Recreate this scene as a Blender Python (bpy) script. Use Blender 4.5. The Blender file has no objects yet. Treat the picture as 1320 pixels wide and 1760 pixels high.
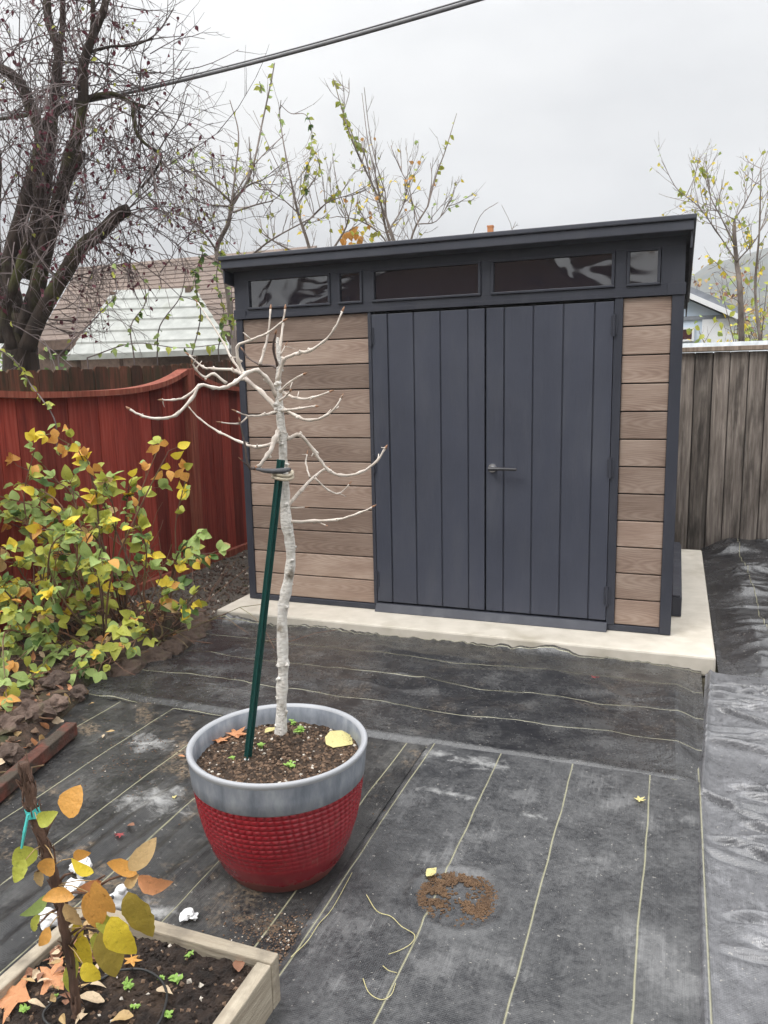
import bpy, math, random
import numpy as np
from mathutils import Vector, Matrix, noise as mnoise

random.seed(7); rng = np.random.default_rng(7)
scene = bpy.context.scene
col = scene.collection
R = math.radians

# ------------------------------------------------------------------ camera
F_PX, YAW, PITCH, ROLL = 1322.6, -0.3645, -0.1640, -0.0211      # px at 1320x1760
CAM = Vector((2.7303, -4.5365, 1.5435))
FW = Vector((math.sin(YAW)*math.cos(PITCH), math.cos(YAW)*math.cos(PITCH), math.sin(PITCH)))
_r = Vector((math.cos(YAW), -math.sin(YAW), 0)); _u = _r.cross(FW)
RT = _r*math.cos(ROLL) + _u*math.sin(ROLL)
UP = -_r*math.sin(ROLL) + _u*math.cos(ROLL)
FH = Vector((math.sin(YAW), math.cos(YAW), 0))
cd = bpy.data.cameras.new('camera'); co = bpy.data.objects.new('camera', cd); col.objects.link(co)
cd.sensor_fit = 'VERTICAL'; cd.sensor_height = 36; cd.lens = 36*F_PX/1760
cd.clip_start = 0.05; cd.clip_end = 3000
m = Matrix((RT, UP, -FW)).transposed().to_4x4(); m.translation = CAM
co.matrix_world = m
scene.camera = co

# ------------------------------------------------------------------ world / sun / exposure
SUN_EL, SUN_AZ = R(52), R(215)
w = bpy.data.worlds.new('World'); scene.world = w; w.use_nodes = True
nt = w.node_tree; nd = nt.nodes; lk = nt.links; nd.clear()
out = nd.new('ShaderNodeOutputWorld'); bg = nd.new('ShaderNodeBackground')
sky = nd.new('ShaderNodeTexSky'); sky.sky_type = 'NISHITA'; sky.sun_disc = False
sky.sun_elevation = SUN_EL; sky.sun_rotation = SUN_AZ
tc = nd.new('ShaderNodeTexCoord')
mp = nd.new('ShaderNodeMapping'); mp.inputs['Scale'].default_value = (1, 1, 2.2); mp.inputs['Location'].default_value = (0.56, -0.64, -1.98)
nz = nd.new('ShaderNodeTexNoise'); nz.inputs['Scale'].default_value = 1.6; nz.inputs['Detail'].default_value = 5; nz.inputs['Roughness'].default_value = .5
cr = nd.new('ShaderNodeValToRGB')
cr.color_ramp.elements[0].position = .36; cr.color_ramp.elements[0].color = (.70, .71, .725, 1)
cr.color_ramp.elements[1].position = .60; cr.color_ramp.elements[1].color = (.98, .98, .975, 1)
sc = nd.new('ShaderNodeVectorMath'); sc.operation = 'SCALE'; sc.inputs['Scale'].default_value = 10.0
mx = nd.new('ShaderNodeMix'); mx.data_type = 'RGBA'; mx.inputs[0].default_value = .94
lk.new(tc.outputs['Generated'], mp.inputs['Vector']); lk.new(mp.outputs[0], nz.inputs['Vector'])
lk.new(nz.outputs['Fac'], cr.inputs[0]); lk.new(cr.outputs[0], sc.inputs[0])
lk.new(sky.outputs[0], mx.inputs[6]); lk.new(sc.outputs[0], mx.inputs[7])
# overcast sky: brighter towards the zenith than at the horizon
sx = nd.new('ShaderNodeSeparateXYZ'); lk.new(tc.outputs['Generated'], sx.inputs[0])
ov = nd.new('ShaderNodeMath'); ov.operation = 'MULTIPLY_ADD'; ov.use_clamp = False; ov.inputs[1].default_value = 2.7; ov.inputs[2].default_value = .62
mxz = nd.new('ShaderNodeMath'); mxz.operation = 'MAXIMUM'; mxz.inputs[1].default_value = 0; lk.new(sx.outputs[2], mxz.inputs[0]); pw = nd.new('ShaderNodeMath'); pw.operation = 'POWER'; pw.inputs[1].default_value = 3; lk.new(mxz.outputs[0], pw.inputs[0]); lk.new(pw.outputs[0], ov.inputs[0])
sc2 = nd.new('ShaderNodeVectorMath'); sc2.operation = 'SCALE'; lk.new(mx.outputs[2], sc2.inputs[0]); lk.new(ov.outputs[0], sc2.inputs['Scale'])
lk.new(sc2.outputs[0], bg.inputs[0]); bg.inputs[1].default_value = .1
lk.new(bg.outputs[0], out.inputs[0])
sd = bpy.data.lights.new('sun', 'SUN'); sd.energy = 1.3; sd.angle = R(22); sd.color = (1, .97, .93)
so = bpy.data.objects.new('sun', sd); col.objects.link(so)
# sun from behind-left of the camera
sdir = Vector((math.sin(SUN_AZ)*math.cos(SUN_EL), math.cos(SUN_AZ)*math.cos(SUN_EL), math.sin(SUN_EL)))
so.rotation_euler = sdir.to_track_quat('Z', 'Y').to_euler()
scene.view_settings.view_transform = 'Standard'; scene.view_settings.look = 'None'
scene.view_settings.exposure = 0.58; scene.view_settings.gamma = 1
scene.render.engine = 'CYCLES'

# ------------------------------------------------------------------ reference point helpers (photo px -> world)
def ray(u, v): return FW + RT*((u-660)/F_PX) - UP*((v-880)/F_PX)
def D(u, v, dep): return CAM + ray(u, v)*dep
def G(u, v, z=0.0):
    d = ray(u, v); return CAM + d*((z-CAM.z)/d.z)
def PY(u, v, y):
    d = ray(u, v); return CAM + d*((y-CAM.y)/d.y)
def PXX(u, v, x):
    d = ray(u, v); return CAM + d*((x-CAM.x)/d.x)
def V(u, v, P0, off=0.0):           # on the upright plane through P0 that faces the viewer, pushed back by off
    d = ray(u, v); return CAM + d*(((P0-CAM).dot(FH)+off)/d.dot(FH))

# ------------------------------------------------------------------ numpy noise
def _hash(ix, iy, s):
    h = (ix*374761393 + iy*668265263 + s*1442695041) & 0x7fffffff
    h = ((h ^ (h >> 13))*1274126177) & 0x7fffffff
    return ((h ^ (h >> 16)) & 0xffff)/65535.0
def vnoise(x, y, s=0):
    x = np.asarray(x, float); y = np.asarray(y, float)
    ix = np.floor(x).astype(np.int64); iy = np.floor(y).astype(np.int64)
    fx = x-ix; fy = y-iy; fx = fx*fx*(3-2*fx); fy = fy*fy*(3-2*fy)
    a = _hash(ix, iy, s); b = _hash(ix+1, iy, s); c = _hash(ix, iy+1, s); d = _hash(ix+1, iy+1, s)
    return (a*(1-fx)+b*fx)*(1-fy)+(c*(1-fx)+d*fx)*fy
def fbm(x, y, s=0, o=4):
    t = 0; a = .5; f = 1
    for i in range(o): t = t+a*vnoise(x*f, y*f, s+i); a *= .5; f *= 2.03
    return t

# ------------------------------------------------------------------ materials
def newmat(name):
    m = bpy.data.materials.new(name); m.use_nodes = True
    n = m.node_tree.nodes; b = n['Principled BSDF']
    return m, n, m.node_tree.links, b
def c4(c): return (c[0], c[1], c[2], 1)
def coords(n, l, scale=(1, 1, 1), kind='Object'):
    t = n.new('ShaderNodeTexCoord'); p = n.new('ShaderNodeMapping'); p.inputs['Scale'].default_value = scale
    l.new(t.outputs[kind], p.inputs['Vector']); return p.outputs[0]
def noise(n, l, vec, scale, detail=4, rough=.55, dist=0):
    t = n.new('ShaderNodeTexNoise'); t.inputs['Scale'].default_value = scale; t.inputs['Detail'].default_value = detail
    t.inputs['Roughness'].default_value = rough; t.inputs['Distortion'].default_value = dist
    l.new(vec, t.inputs['Vector']); return t.outputs['Fac']
def ramp(n, l, fac, stops):
    r = n.new('ShaderNodeValToRGB'); e = r.color_ramp.elements
    while len(e) < len(stops): e.new(.5)
    for i, (p, c) in enumerate(stops): e[i].position = p; e[i].color = c4(c) if hasattr(c, '__len__') else (c, c, c, 1)
    l.new(fac, r.inputs[0]); return r.outputs[0]
def mix(n, l, fac, a, b, mode='MIX'):
    x = n.new('ShaderNodeMix'); x.data_type = 'RGBA'; x.blend_type = mode
    for k, v in ((0, fac), (6, a), (7, b)):
        if isinstance(v, (int, float)): x.inputs[k].default_value = v if k == 0 else (v, v, v, 1)
        elif isinstance(v, (tuple, list)): x.inputs[k].default_value = c4(v)
        else: l.new(v, x.inputs[k])
    return x.outputs[2]
def math_(n, l, op, a, b=None, clamp=False):
    x = n.new('ShaderNodeMath'); x.operation = op; x.use_clamp = clamp
    for k, v in ((0, a), (1, b)):
        if v is None: continue
        if isinstance(v, (int, float)): x.inputs[k].default_value = v
        else: l.new(v, x.inputs[k])
    return x.outputs[0]
def bump(n, l, b, h, strength=.3, dist=.01):
    x = n.new('ShaderNodeBump'); x.inputs['Strength'].default_value = strength; x.inputs['Distance'].default_value = dist
    l.new(h, x.inputs['Height']); l.new(x.outputs[0], b.inputs['Normal']); return x
def attr(n, name):
    a = n.new('ShaderNodeAttribute'); a.attribute_name = name; return a

def rough_mat(name, c1, c2, scale=20, rough=.8, bstr=.3, bdist=.01, stretch=(1, 1, 1), tone=0.0, spec=.5, detail=5, c3=None, s3=3, p3=(.5, .65)):
    """two-colour mottled surface with bump; tone = per-piece brightness variation"""
    m, n, l, b = newmat(name); v = coords(n, l, stretch)
    f = noise(n, l, v, scale, detail)
    c = mix(n, l, ramp(n, l, f, [(.3, 0.), (.7, 1.)]), c1, c2)
    if c3 is not None:
        f3 = noise(n, l, coords(n, l), s3, 4)
        c = mix(n, l, ramp(n, l, f3, [(p3[0], 0.), (p3[1], 1.)]), c, c3)
    if tone:
        a = attr(n, 'tone'); k = math_(n, l, 'MULTIPLY_ADD', a.outputs['Fac'], tone*2)
        k.node.inputs[2].default_value = 1-tone
        c = mix(n, l, 1.0, c, k, 'MULTIPLY')
    l.new(c, b.inputs['Base Color']); b.inputs['Roughness'].default_value = rough; b.inputs['Specular IOR Level'].default_value = spec
    bump(n, l, b, noise(n, l, v, scale*2.2, 6, .65), bstr, bdist)
    return m

def leaf_mat(name, c1, c2, rough=.5, trans=.3):
    m, n, l, b = newmat(name)
    g = n.new('ShaderNodeTexCoord'); f = noise(n, l, g.outputs['Object'], 22, 3)
    a = attr(n, 'tone')
    ff = math_(n, l, 'MULTIPLY_ADD', f, .9); l.new(math_(n, l, 'MULTIPLY_ADD', a.outputs['Fac'], .9), ff.node.inputs[2]); 
    c = mix(n, l, ramp(n, l, ff, [(.3, 0.), (.95, 1.)]), c1, c2)
    sp1 = noise(n, l, g.outputs['Object'], 70, 4, .7); sp2 = noise(n, l, g.outputs['Object'], 150, 3, .6)
    c = mix(n, l, ramp(n, l, sp1, [(.58, 0.), (.72, .6)]), c, tuple(x*.45 for x in c1))
    c = mix(n, l, ramp(n, l, sp2, [(.35, .35), (.5, 0.)]), c, tuple(min(1, x*1.35) for x in c2))
    bump(n, l, b, sp2, .4, .004)
    l.new(c, b.inputs['Base Color']); b.inputs['Roughness'].default_value = rough; b.inputs['Specular IOR Level'].default_value = .35
    t = n.new('ShaderNodeBsdfTranslucent'); l.new(c, t.inputs['Color'])
    s = n.new('ShaderNodeMixShader'); s.inputs[0].default_value = trans
    l.new(b.outputs[0], s.inputs[1]); l.new(t.outputs[0], s.inputs[2]); l.new(s.outputs[0], n['Material Output'].inputs['Surface'])
    return m

def siding_mat():
    m, n, l, b = newmat('wood_grain_siding')
    a = attr(n, 'tone'); v0 = coords(n, l, (1, 1, 1))
    off = n.new('ShaderNodeCombineXYZ'); l.new(math_(n, l, 'MULTIPLY', a.outputs['Fac'], 37.0), off.inputs[0]); l.new(math_(n, l, 'MULTIPLY', a.outputs['Fac'], 3.7), off.inputs[2])
    va = n.new('ShaderNodeVectorMath'); l.new(v0, va.inputs[0]); l.new(off.outputs[0], va.inputs[1])
    sp_ = n.new('ShaderNodeSeparateXYZ'); l.new(v0, sp_.inputs[0])
    zl = math_(n, l, 'SUBTRACT', math_(n, l, 'MODULO', math_(n, l, 'SUBTRACT', sp_.outputs[2], .038), .15475), .077)
    zl = math_(n, l, 'ADD', zl, math_(n, l, 'MULTIPLY', math_(n, l, 'SUBTRACT', math_(n, l, 'FRACT', math_(n, l, 'MULTIPLY', a.outputs['Fac'], 13.7)), .5), .16))
    xo = math_(n, l, 'ADD', math_(n, l, 'ADD', sp_.outputs[0], sp_.outputs[1]), math_(n, l, 'MULTIPLY', a.outputs['Fac'], 5.3))
    xo = math_(n, l, 'PINGPONG', xo, .55)
    cv = n.new('ShaderNodeCombineXYZ'); l.new(math_(n, l, 'MULTIPLY', xo, 1.0), cv.inputs[0]); l.new(math_(n, l, 'MULTIPLY', zl, 8.5), cv.inputs[2])
    wv = n.new('ShaderNodeTexWave'); wv.wave_type = 'RINGS'; wv.rings_direction = 'Y'; wv.inputs['Scale'].default_value = 4.2
    wv.inputs['Distortion'].default_value = 3.0; wv.inputs['Detail'].default_value = 3; wv.inputs['Detail Scale'].default_value = 2.5; wv.inputs['Detail Roughness'].default_value = .6
    l.new(cv.outputs[0], wv.inputs['Vector'])
    p2 = n.new('ShaderNodeMapping'); p2.inputs['Scale'].default_value = (6, 6, 130); l.new(va.outputs[0], p2.inputs['Vector'])
    fine = noise(n, l, p2.outputs[0], 1.0, 5, .6)
    p3 = n.new('ShaderNodeMapping'); p3.inputs['Scale'].default_value = (2.5, 2.5, 9); l.new(va.outputs[0], p3.inputs['Vector'])
    big = noise(n, l, p3.outputs[0], 1.0, 3)
    g = math_(n, l, 'ADD', math_(n, l, 'MULTIPLY', wv.outputs['Fac'], .13), math_(n, l, 'ADD', math_(n, l, 'MULTIPLY', fine, .50), math_(n, l, 'MULTIPLY', big, .62)))
    c = ramp(n, l, g, [(.25, (.14, .095, .074)), (.55, (.25, .178, .14)), (.85, (.38, .295, .24))])
    k = math_(n, l, 'MULTIPLY_ADD', a.outputs['Fac'], .55); k.node.inputs[2].default_value = .74
    c = mix(n, l, 1.0, c, k, 'MULTIPLY')
    l.new(c, b.inputs['Base Color']); b.inputs['Roughness'].default_value = .55; b.inputs['Specular IOR Level'].default_value = .35
    bump(n, l, b, g, .35, .004)
    return m

def resin_mat(name, c, grain=False, rough=.5):
    m, n, l, b = newmat(name); v = coords(n, l, (60, 60, 3.0) if grain else (1, 1, 1))
    f = noise(n, l, v, 3 if grain else 1, 6, .65) if grain else noise(n, l, coords(n, l, (220, 220, 14)), 1.0, 5, .65)
    big = noise(n, l, coords(n, l), 2.5, 4)
    cc = mix(n, l, ramp(n, l, big, [(.3, 0.), (.7, 1.)]), tuple(x*.9 for x in c), tuple(x*1.12 for x in c))
    cc = mix(n, l, ramp(n, l, f, [(.35, 0.), (.75, .35)]), cc, tuple(x*1.4 for x in c))
    ds = noise(n, l, coords(n, l, (7, 7, 1.6)), 1.0, 6, .65)
    cc = mix(n, l, ramp(n, l, ds, [(.5, 0.), (.8, .16)]), cc, (.16, .16, .165))
    l.new(cc, b.inputs['Base Color']); l.new(ramp(n, l, ds, [(.3, rough-.1), (.7, rough+.15)]), b.inputs['Roughness']); b.inputs['Specular IOR Level'].default_value = .4
    bump(n, l, b, f, .6 if grain else .35, .003)
    return m

def pane_mat():
    m, n, l, b = newmat('wavy_tinted_pane')
    v = coords(n, l, (1.0, 1, 1.8)); f = noise(n, l, v, 2.4, 1.5, .35, 1.6)
    b.inputs['Base Color'].default_value = (.010, .009, .016, 1); b.inputs['Roughness'].default_value = .07
    b.inputs['IOR'].default_value = 2.1; b.inputs['Specular IOR Level'].default_value = .6
    bump(n, l, b, f, .30, .03)
    return m

def fabric_mat(name, base, axis, offset, spacing, wob, dust=.5, rough=.42, dirt=0.0, dustc=(.30, .30, .29), spec=.5, wobs=1.2, stains=(), crumple=.6, rufk=1.0):
    m, n, l, b = newmat(name)
    t = n.new('ShaderNodeTexCoord'); v = t.outputs['Object']
    s = n.new('ShaderNodeSeparateXYZ'); l.new(v, s.inputs[0])
    a = s.outputs[axis]
    wn = noise(n, l, v, wobs, 3, .6); wn = math_(n, l, 'MULTIPLY', math_(n, l, 'SUBTRACT', wn, .5), wob)
    a = math_(n, l, 'ADD', math_(n, l, 'ADD', a, wn), 50*spacing-offset+spacing/2)
    fr = math_(n, l, 'MODULO', a, spacing); d = math_(n, l, 'ABSOLUTE', math_(n, l, 'SUBTRACT', fr, spacing/2))
    line = ramp(n, l, d, [(.0016, 1.), (.0036, 0.)])
    brk = ramp(n, l, noise(n, l, v, 9, 3), [(.26, .15), (.42, 1.)])
    line = math_(n, l, 'MULTIPLY', line, brk)
    # weave: two crossed fine ripples
    w1 = n.new('ShaderNodeTexWave'); w1.bands_direction = 'X'; w1.inputs['Scale'].default_value = 55; w1.inputs['Distortion'].default_value = 1.5; l.new(v, w1.inputs['Vector'])
    w2 = n.new('ShaderNodeTexWave'); w2.bands_direction = 'Y'; w2.inputs['Scale'].default_value = 55; w2.inputs['Distortion'].default_value = 1.5; l.new(v, w2.inputs['Vector'])
    weave = math_(n, l, 'MULTIPLY', w1.outputs['Fac'], w2.outputs['Fac'])
    d1 = noise(n, l, v, 2.3, 6, .62, .4); d2 = noise(n, l, v, 11, 6, .7, .3); d3 = noise(n, l, v, 60, 4, .7)
    du = ramp(n, l, math_(n, l, 'ADD', math_(n, l, 'MULTIPLY', d1, .34), math_(n, l, 'ADD', math_(n, l, 'MULTIPLY', d2, .42), math_(n, l, 'MULTIPLY', d3, .34))), [(.47, 0.), (.70, 1.)])
    c = mix(n, l, math_(n, l, 'MULTIPLY', weave, .3), tuple(x*.85 for x in base), tuple(x*1.35 for x in base))
    c = mix(n, l, math_(n, l, 'MULTIPLY', du, dust), c, dustc)
    st1 = noise(n, l, coords(n, l, (70, 5, 1) if axis == 0 else (5, 70, 1)), 1.0, 4, .6)
    st2 = ramp(n, l, noise(n, l, v, 4.5, 3), [(.48, 0.), (.7, 1.)])
    c = mix(n, l, math_(n, l, 'MULTIPLY', math_(n, l, 'MULTIPLY', ramp(n, l, st1, [(.5, 0.), (.68, 1.)]), st2), .40), c, dustc)
    c = mix(n, l, math_(n, l, 'MULTIPLY', ramp(n, l, math_(n, l, 'MULTIPLY', noise(n, l, v, 26, 6, .72, .6), math_(n, l, 'ADD', st2, .55)), [(.50, 0.), (.72, 1.)]), dust*.8), c, dustc)
    spk = ramp(n, l, noise(n, l, v, 85, 2, .5), [(.70, 0.), (.75, 1.)])
    c = mix(n, l, math_(n, l, 'MULTIPLY', spk, .6), c, (.42, .40, .36))
    if dirt:
        e1 = ramp(n, l, noise(n, l, v, 3.1, 5, .65, .5), [(.56, 0.), (.66, 1.)])
        e2 = ramp(n, l, d3, [(.42, 0.), (.6, 1.)])
        c = mix(n, l, math_(n, l, 'MULTIPLY', math_(n, l, 'MULTIPLY', e1, e2), dirt), c, (.22, .165, .11))
    for (sx_, sy_, ra, rb) in stains:      # chalky white smears, each an irregular patch of its own
        mpn = n.new('ShaderNodeMapping'); mpn.inputs['Scale'].default_value = (1/ra, 1/rb, 0); mpn.inputs['Location'].default_value = (-sx_/ra, -sy_/rb, 0); l.new(v, mpn.inputs['Vector'])
        ln = n.new('ShaderNodeVectorMath'); ln.operation = 'LENGTH'; l.new(mpn.outputs[0], ln.inputs[0])
        q = math_(n, l, 'SUBTRACT', noise(n, l, v, 17, 6, .7, .5), math_(n, l, 'MULTIPLY', ln.outputs['Value'], .33))
        c = mix(n, l, ramp(n, l, q, [(.27, 0.), (.56, .62)]), c, (.5, .5, .49))
    c = mix(n, l, math_(n, l, 'MULTIPLY', line, .85), c, (.40, .385, .25))
    l.new(c, b.inputs['Base Color'])
    rr = math_(n, l, 'MULTIPLY_ADD', du, .26); rr.node.inputs[2].default_value = rough
    l.new(rr, b.inputs['Roughness']); b.inputs['Specular IOR Level'].default_value = spec
    cr1 = math_(n, l, 'ABSOLUTE', math_(n, l, 'SUBTRACT', noise(n, l, v, 5.5, 4, .55, .8), .5)); cr2 = math_(n, l, 'ABSOLUTE', math_(n, l, 'SUBTRACT', noise(n, l, v, 15, 3, .5, .6), .5))
    crump = math_(n, l, 'MULTIPLY', math_(n, l, 'ADD', math_(n, l, 'MULTIPLY', cr1, 16.0), math_(n, l, 'MULTIPLY', cr2, 4.5)), crumple)
    weave = math_(n, l, 'SUBTRACT', weave, crump)
    h = math_(n, l, 'ADD', math_(n, l, 'MULTIPLY', weave, .14), math_(n, l, 'ADD', math_(n, l, 'MULTIPLY', d2, 1.2*rufk), math_(n, l, 'MULTIPLY', line, .5)))
    bump(n, l, b, h, .5, .008)
    return m

def fence_mat(name, c1, c2, c3, stain, st=(.5, .7), bottom=None):
    m, n, l, b = newmat(name); a = attr(n, 'tone')
    v0 = coords(n, l); off = n.new('ShaderNodeCombineXYZ')
    for i, k in enumerate((17., 9., 5.)): l.new(math_(n, l, 'MULTIPLY', a.outputs['Fac'], k), off.inputs[i])
    va = n.new('ShaderNodeVectorMath'); l.new(v0, va.inputs[0]); l.new(off.outputs[0], va.inputs[1])
    p = n.new('ShaderNodeMapping'); p.inputs['Scale'].default_value = (46, 46, 2.4); l.new(va.outputs[0], p.inputs['Vector'])
    g = noise(n, l, p.outputs[0], 1.0, 6, .62, .3)
    c = ramp(n, l, g, [(.3, c1), (.5, c2), (.72, c3)])
    p2 = n.new('ShaderNodeMapping'); p2.inputs['Scale'].default_value = (13, 13, 2.2); l.new(va.outputs[0], p2.inputs['Vector'])
    g2 = noise(n, l, p2.outputs[0], 1.0, 5, .6)
    c = mix(n, l, ramp(n, l, g2, [(st[0], 0.), (st[1], .85)]), c, stain)
    if bottom:
        s = n.new('ShaderNodeSeparateXYZ'); l.new(v0, s.inputs[0])
        zz = math_(n, l, 'ADD', s.outputs[2], math_(n, l, 'MULTIPLY', g2, .6))
        c = mix(n, l, ramp(n, l, zz, [(bottom[1], 0.), (bottom[2], 1.)]), c, bottom[0])
    k = math_(n, l, 'MULTIPLY_ADD', a.outputs['Fac'], .75); k.node.inputs[2].default_value = .62
    c = mix(n, l, 1.0, c, k, 'MULTIPLY')
    l.new(c, b.inputs['Base Color']); b.inputs['Roughness'].default_value = .75; b.inputs['Specular IOR Level'].default_value = .3
    bump(n, l, b, g, .5, .006)
    return m

MT = {}
MT['siding'] = siding_mat()
MT['trim'] = resin_mat('dark_grey_resin_trim', (.034, .037, .050))
MT['door'] = resin_mat('dark_grey_door', (.050, .055, .076))
MT['doorgrain'] = resin_mat('dark_grey_door_grained_edge', (.047, .052, .072), True)
MT['inside'] = rough_mat('dark_interior', (.02, .02, .02), (.03, .03, .03))
MT['roof'] = resin_mat('shed_roof_grey', (.052, .056, .072))
MT['pane'] = pane_mat()
MT['metal'] = rough_mat('handle_metal', (.62, .62, .64), (.72, .72, .74), 40, .3, .05); MT['metal'].node_tree.nodes['Principled BSDF'].inputs['Metallic'].default_value = .9
MT['blackplastic'] = rough_mat('black_plastic', (.02, .02, .025), (.035, .035, .04), 40, .4, .05)
MT['concrete'] = rough_mat('pale_concrete', (.50, .46, .39), (.61, .565, .49), 9, .85, .25, .004, c3=(.40, .36, .29), s3=4, p3=(.52, .75))
MT['soil'] = rough_mat('dark_soil', (.012, .008, .006), (.045, .028, .02), 30, .95, .9, .02, c3=(.07, .045, .03), s3=9)
MT['potsoil'] = rough_mat('potting_soil', (.022, .014, .009), (.085, .052, .032), 60, .95, .9, .012)
MT['bedsoil'] = rough_mat('bed_soil', (.035, .022, .015), (.10, .062, .042), 18, .95, .9, .03, c3=(.05, .055, .02), s3=5, p3=(.55, .7))
MT['gravel'] = rough_mat('brown_gravel', (.06, .05, .042), (.17, .145, .12), 70, .9, .9, .015)
MT['lawn'] = rough_mat('rough_ground', (.05, .05, .025), (.10, .085, .055), 3, .95, .5, .05)
MT['redfence'] = fence_mat('red_stained_boards', (.15, .020, .014), (.245, .036, .024), (.31, .07, .048), (.085, .015, .012), (.56, .8))
MT['redrail'] = fence_mat('weathered_red_rail', (.19, .046, .028), (.29, .078, .05), (.36, .15, .095), (.12, .032, .022), (.5, .8))
MT['rustfence'] = fence_mat('rusty_mossy_boards', (.055, .026, .016), (.12, .045, .025), (.19, .07, .04), (.035, .032, .014), (.42, .62))
MT['greyfence'] = fence_mat('weathered_grey_boards', (.10, .083, .07), (.20, .17, .148), (.37, .325, .285), (.055, .045, .038), (.47, .66))
MT['greyrail'] = fence_mat('grey_cap_rail', (.16, .12, .09), (.27, .21, .16), (.38, .31, .25), (.12, .09, .07), (.5, .8))
MT['corr'] = rough_mat('pale_corrugated_metal', (.45, .48, .5), (.6, .63, .65), 12, .45, .05)
MT['whitepaint'] = rough_mat('white_siding_panels', (.29, .30, .28), (.40, .41, .385), 6, .55, .1, c3=(.26, .27, .23), s3=2.5, p3=(.55, .8))
MT['shingle'] = rough_mat('brown_shingles', (.145, .108, .088), (.22, .168, .14), 9, .9, .6, .03, (1, 1, 5), tone=.2)
MT['fascia'] = rough_mat('brown_fascia', (.09, .055, .04), (.18, .12, .09), 12, .8, .3)
MT['houseblue'] = rough_mat('pale_blue_siding', (.50, .60, .70), (.60, .68, .77), 3, .6, .1)
MT['housetrim'] = rough_mat('white_house_trim', (.74, .76, .78), (.82, .83, .84), 5, .6, .05)
MT['bluegrey'] = rough_mat('grey_roofing', (.20, .22, .25), (.30, .32, .36), 6, .85, .3)
MT['darkwin'] = rough_mat('dark_red_window', (.05, .012, .014), (.06, .016, .018), 5, .1, .0)
MT['clay'] = rough_mat('terracotta', (.52, .20, .075), (.62, .27, .11), 12, .8, .1)
MT['hill'] = rough_mat('wooded_hillside', (.07, .08, .075), (.13, .14, .125), .16, .95, .2, 1, c3=(.13, .115, .085), s3=.09)
MT['bark'] = rough_mat('mossy_bark', (.022, .015, .011), (.07, .048, .036), 14, .95, .9, .03, (1, 1, .35), c3=(.075, .075, .022), s3=2.2, p3=(.52, .66))
MT['barklight'] = rough_mat('grey_brown_bark', (.14, .11, .095), (.27, .23, .20), 16, .9, .6, .02, (1, 1, .4))
MT['twig'] = rough_mat('twig_bark', (.10, .078, .075), (.19, .15, .145), 9, .9, .2)
MT['shoot'] = rough_mat('grey_shoots', (.20, .165, .15), (.34, .29, .265), 9, .9, .2)
MT['whitebark'] = rough_mat('whitewashed_bark', (.68, .635, .575), (.90, .875, .83), 34, .85, 1.0, .010, (1, 1, 1.6), c3=(.30, .26, .21), s3=22, p3=(.54, .70))
MT['palebranch'] = rough_mat('pale_branch_bark', (.50, .43, .365), (.80, .73, .66), 30, .85, .6, .004, c3=(.17, .12, .10), s3=6, p3=(.55, .7))
MT['darkbranch'] = rough_mat('dark_branch_bark', (.075, .055, .05), (.17, .13, .115), 26, .85, .6, .004)
MT['bud'] = rough_mat('brown_bud', (.25, .13, .075), (.36, .20, .12), 30, .8, .2)
MT['stake'] = rough_mat('dark_green_enamel', (.004, .045, .040), (.006, .06, .052), 60, .35, .1, .001)
MT['white'] = rough_mat('white_plastic', (.72, .72, .72), (.82, .82, .82), 14, .5, .3, .01)
MT['tie'] = rough_mat('grey_rubber', (.06, .06, .065), (.11, .11, .12), 30, .6, .2)
MT['jute'] = rough_mat('pale_tie_tape', (.52, .45, .34), (.64, .57, .45), 60, .9, .4)
MT['cane'] = rough_mat('brown_cane', (.12, .06, .035), (.24, .12, .075), 14, .7, .2, c3=(.16, .15, .06), s3=4)
MT['vinewood'] = rough_mat('shaggy_brown_bark', (.07, .04, .028), (.22, .125, .085), 26, .9, .95, .02, (1, 1, .25))
MT['cyan'] = rough_mat('turquoise_tape', (.08, .55, .52), (.11, .62, .58), 30, .4, .1)
MT['plank'] = rough_mat('red_brown_plank', (.07, .022, .015), (.17, .05, .03), 22, .85, .7, .012, (1, 1, 1), c3=(.06, .045, .032), s3=7, p3=(.45, .6))
MT['stone'] = rough_mat('brown_stone', (.08, .052, .04), (.20, .14, .11), 12, .95, .9, .03, c3=(.075, .08, .03), s3=6, p3=(.52, .7), tone=.25)
MT['planterwood'] = rough_mat('weathered_pale_timber', (.27, .225, .165), (.46, .40, .31), 34, .85, .9, .006, (1, .10, 1), c3=(.20, .17, .13), s3=9, p3=(.48, .68))
MT['planterwood_x'] = rough_mat('weathered_pale_timber_long', (.27, .225, .165), (.46, .40, .31), 34, .85, .9, .006, (.10, 1, 1), c3=(.20, .17, .13), s3=9, p3=(.48, .68))
MT['hose'] = rough_mat('black_hose', (.012, .012, .012), (.03, .03, .03), 30, .45, .1)
MT['clod'] = rough_mat('brown_clods', (.075, .046, .03), (.24, .155, .10), 60, .95, .6)
MT['perlite'] = rough_mat('pale_perlite', (.45, .40, .33), (.62, .57, .50), 60, .9, .3)
MT['clayclump'] = rough_mat('orange_brown_soil', (.075, .042, .022), (.17, .10, .052), 60, .95, .8)
MT['straw'] = rough_mat('dry_straw', (.40, .36, .16), (.55, .50, .27), 30, .8, .2)
MT['cable'] = rough_mat('grey_cable', (.13, .13, .135), (.19, .19, .2), 20, .6, .2)
MT['greenleaf'] = leaf_mat('green_leaf', (.13, .25, .05), (.36, .47, .15))
MT['darkleaf'] = leaf_mat('dark_green_leaf', (.035, .085, .022), (.10, .18, .045))
MT['limeleaf'] = leaf_mat('yellow_green_leaf', (.24, .33, .05), (.44, .46, .08))
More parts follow.
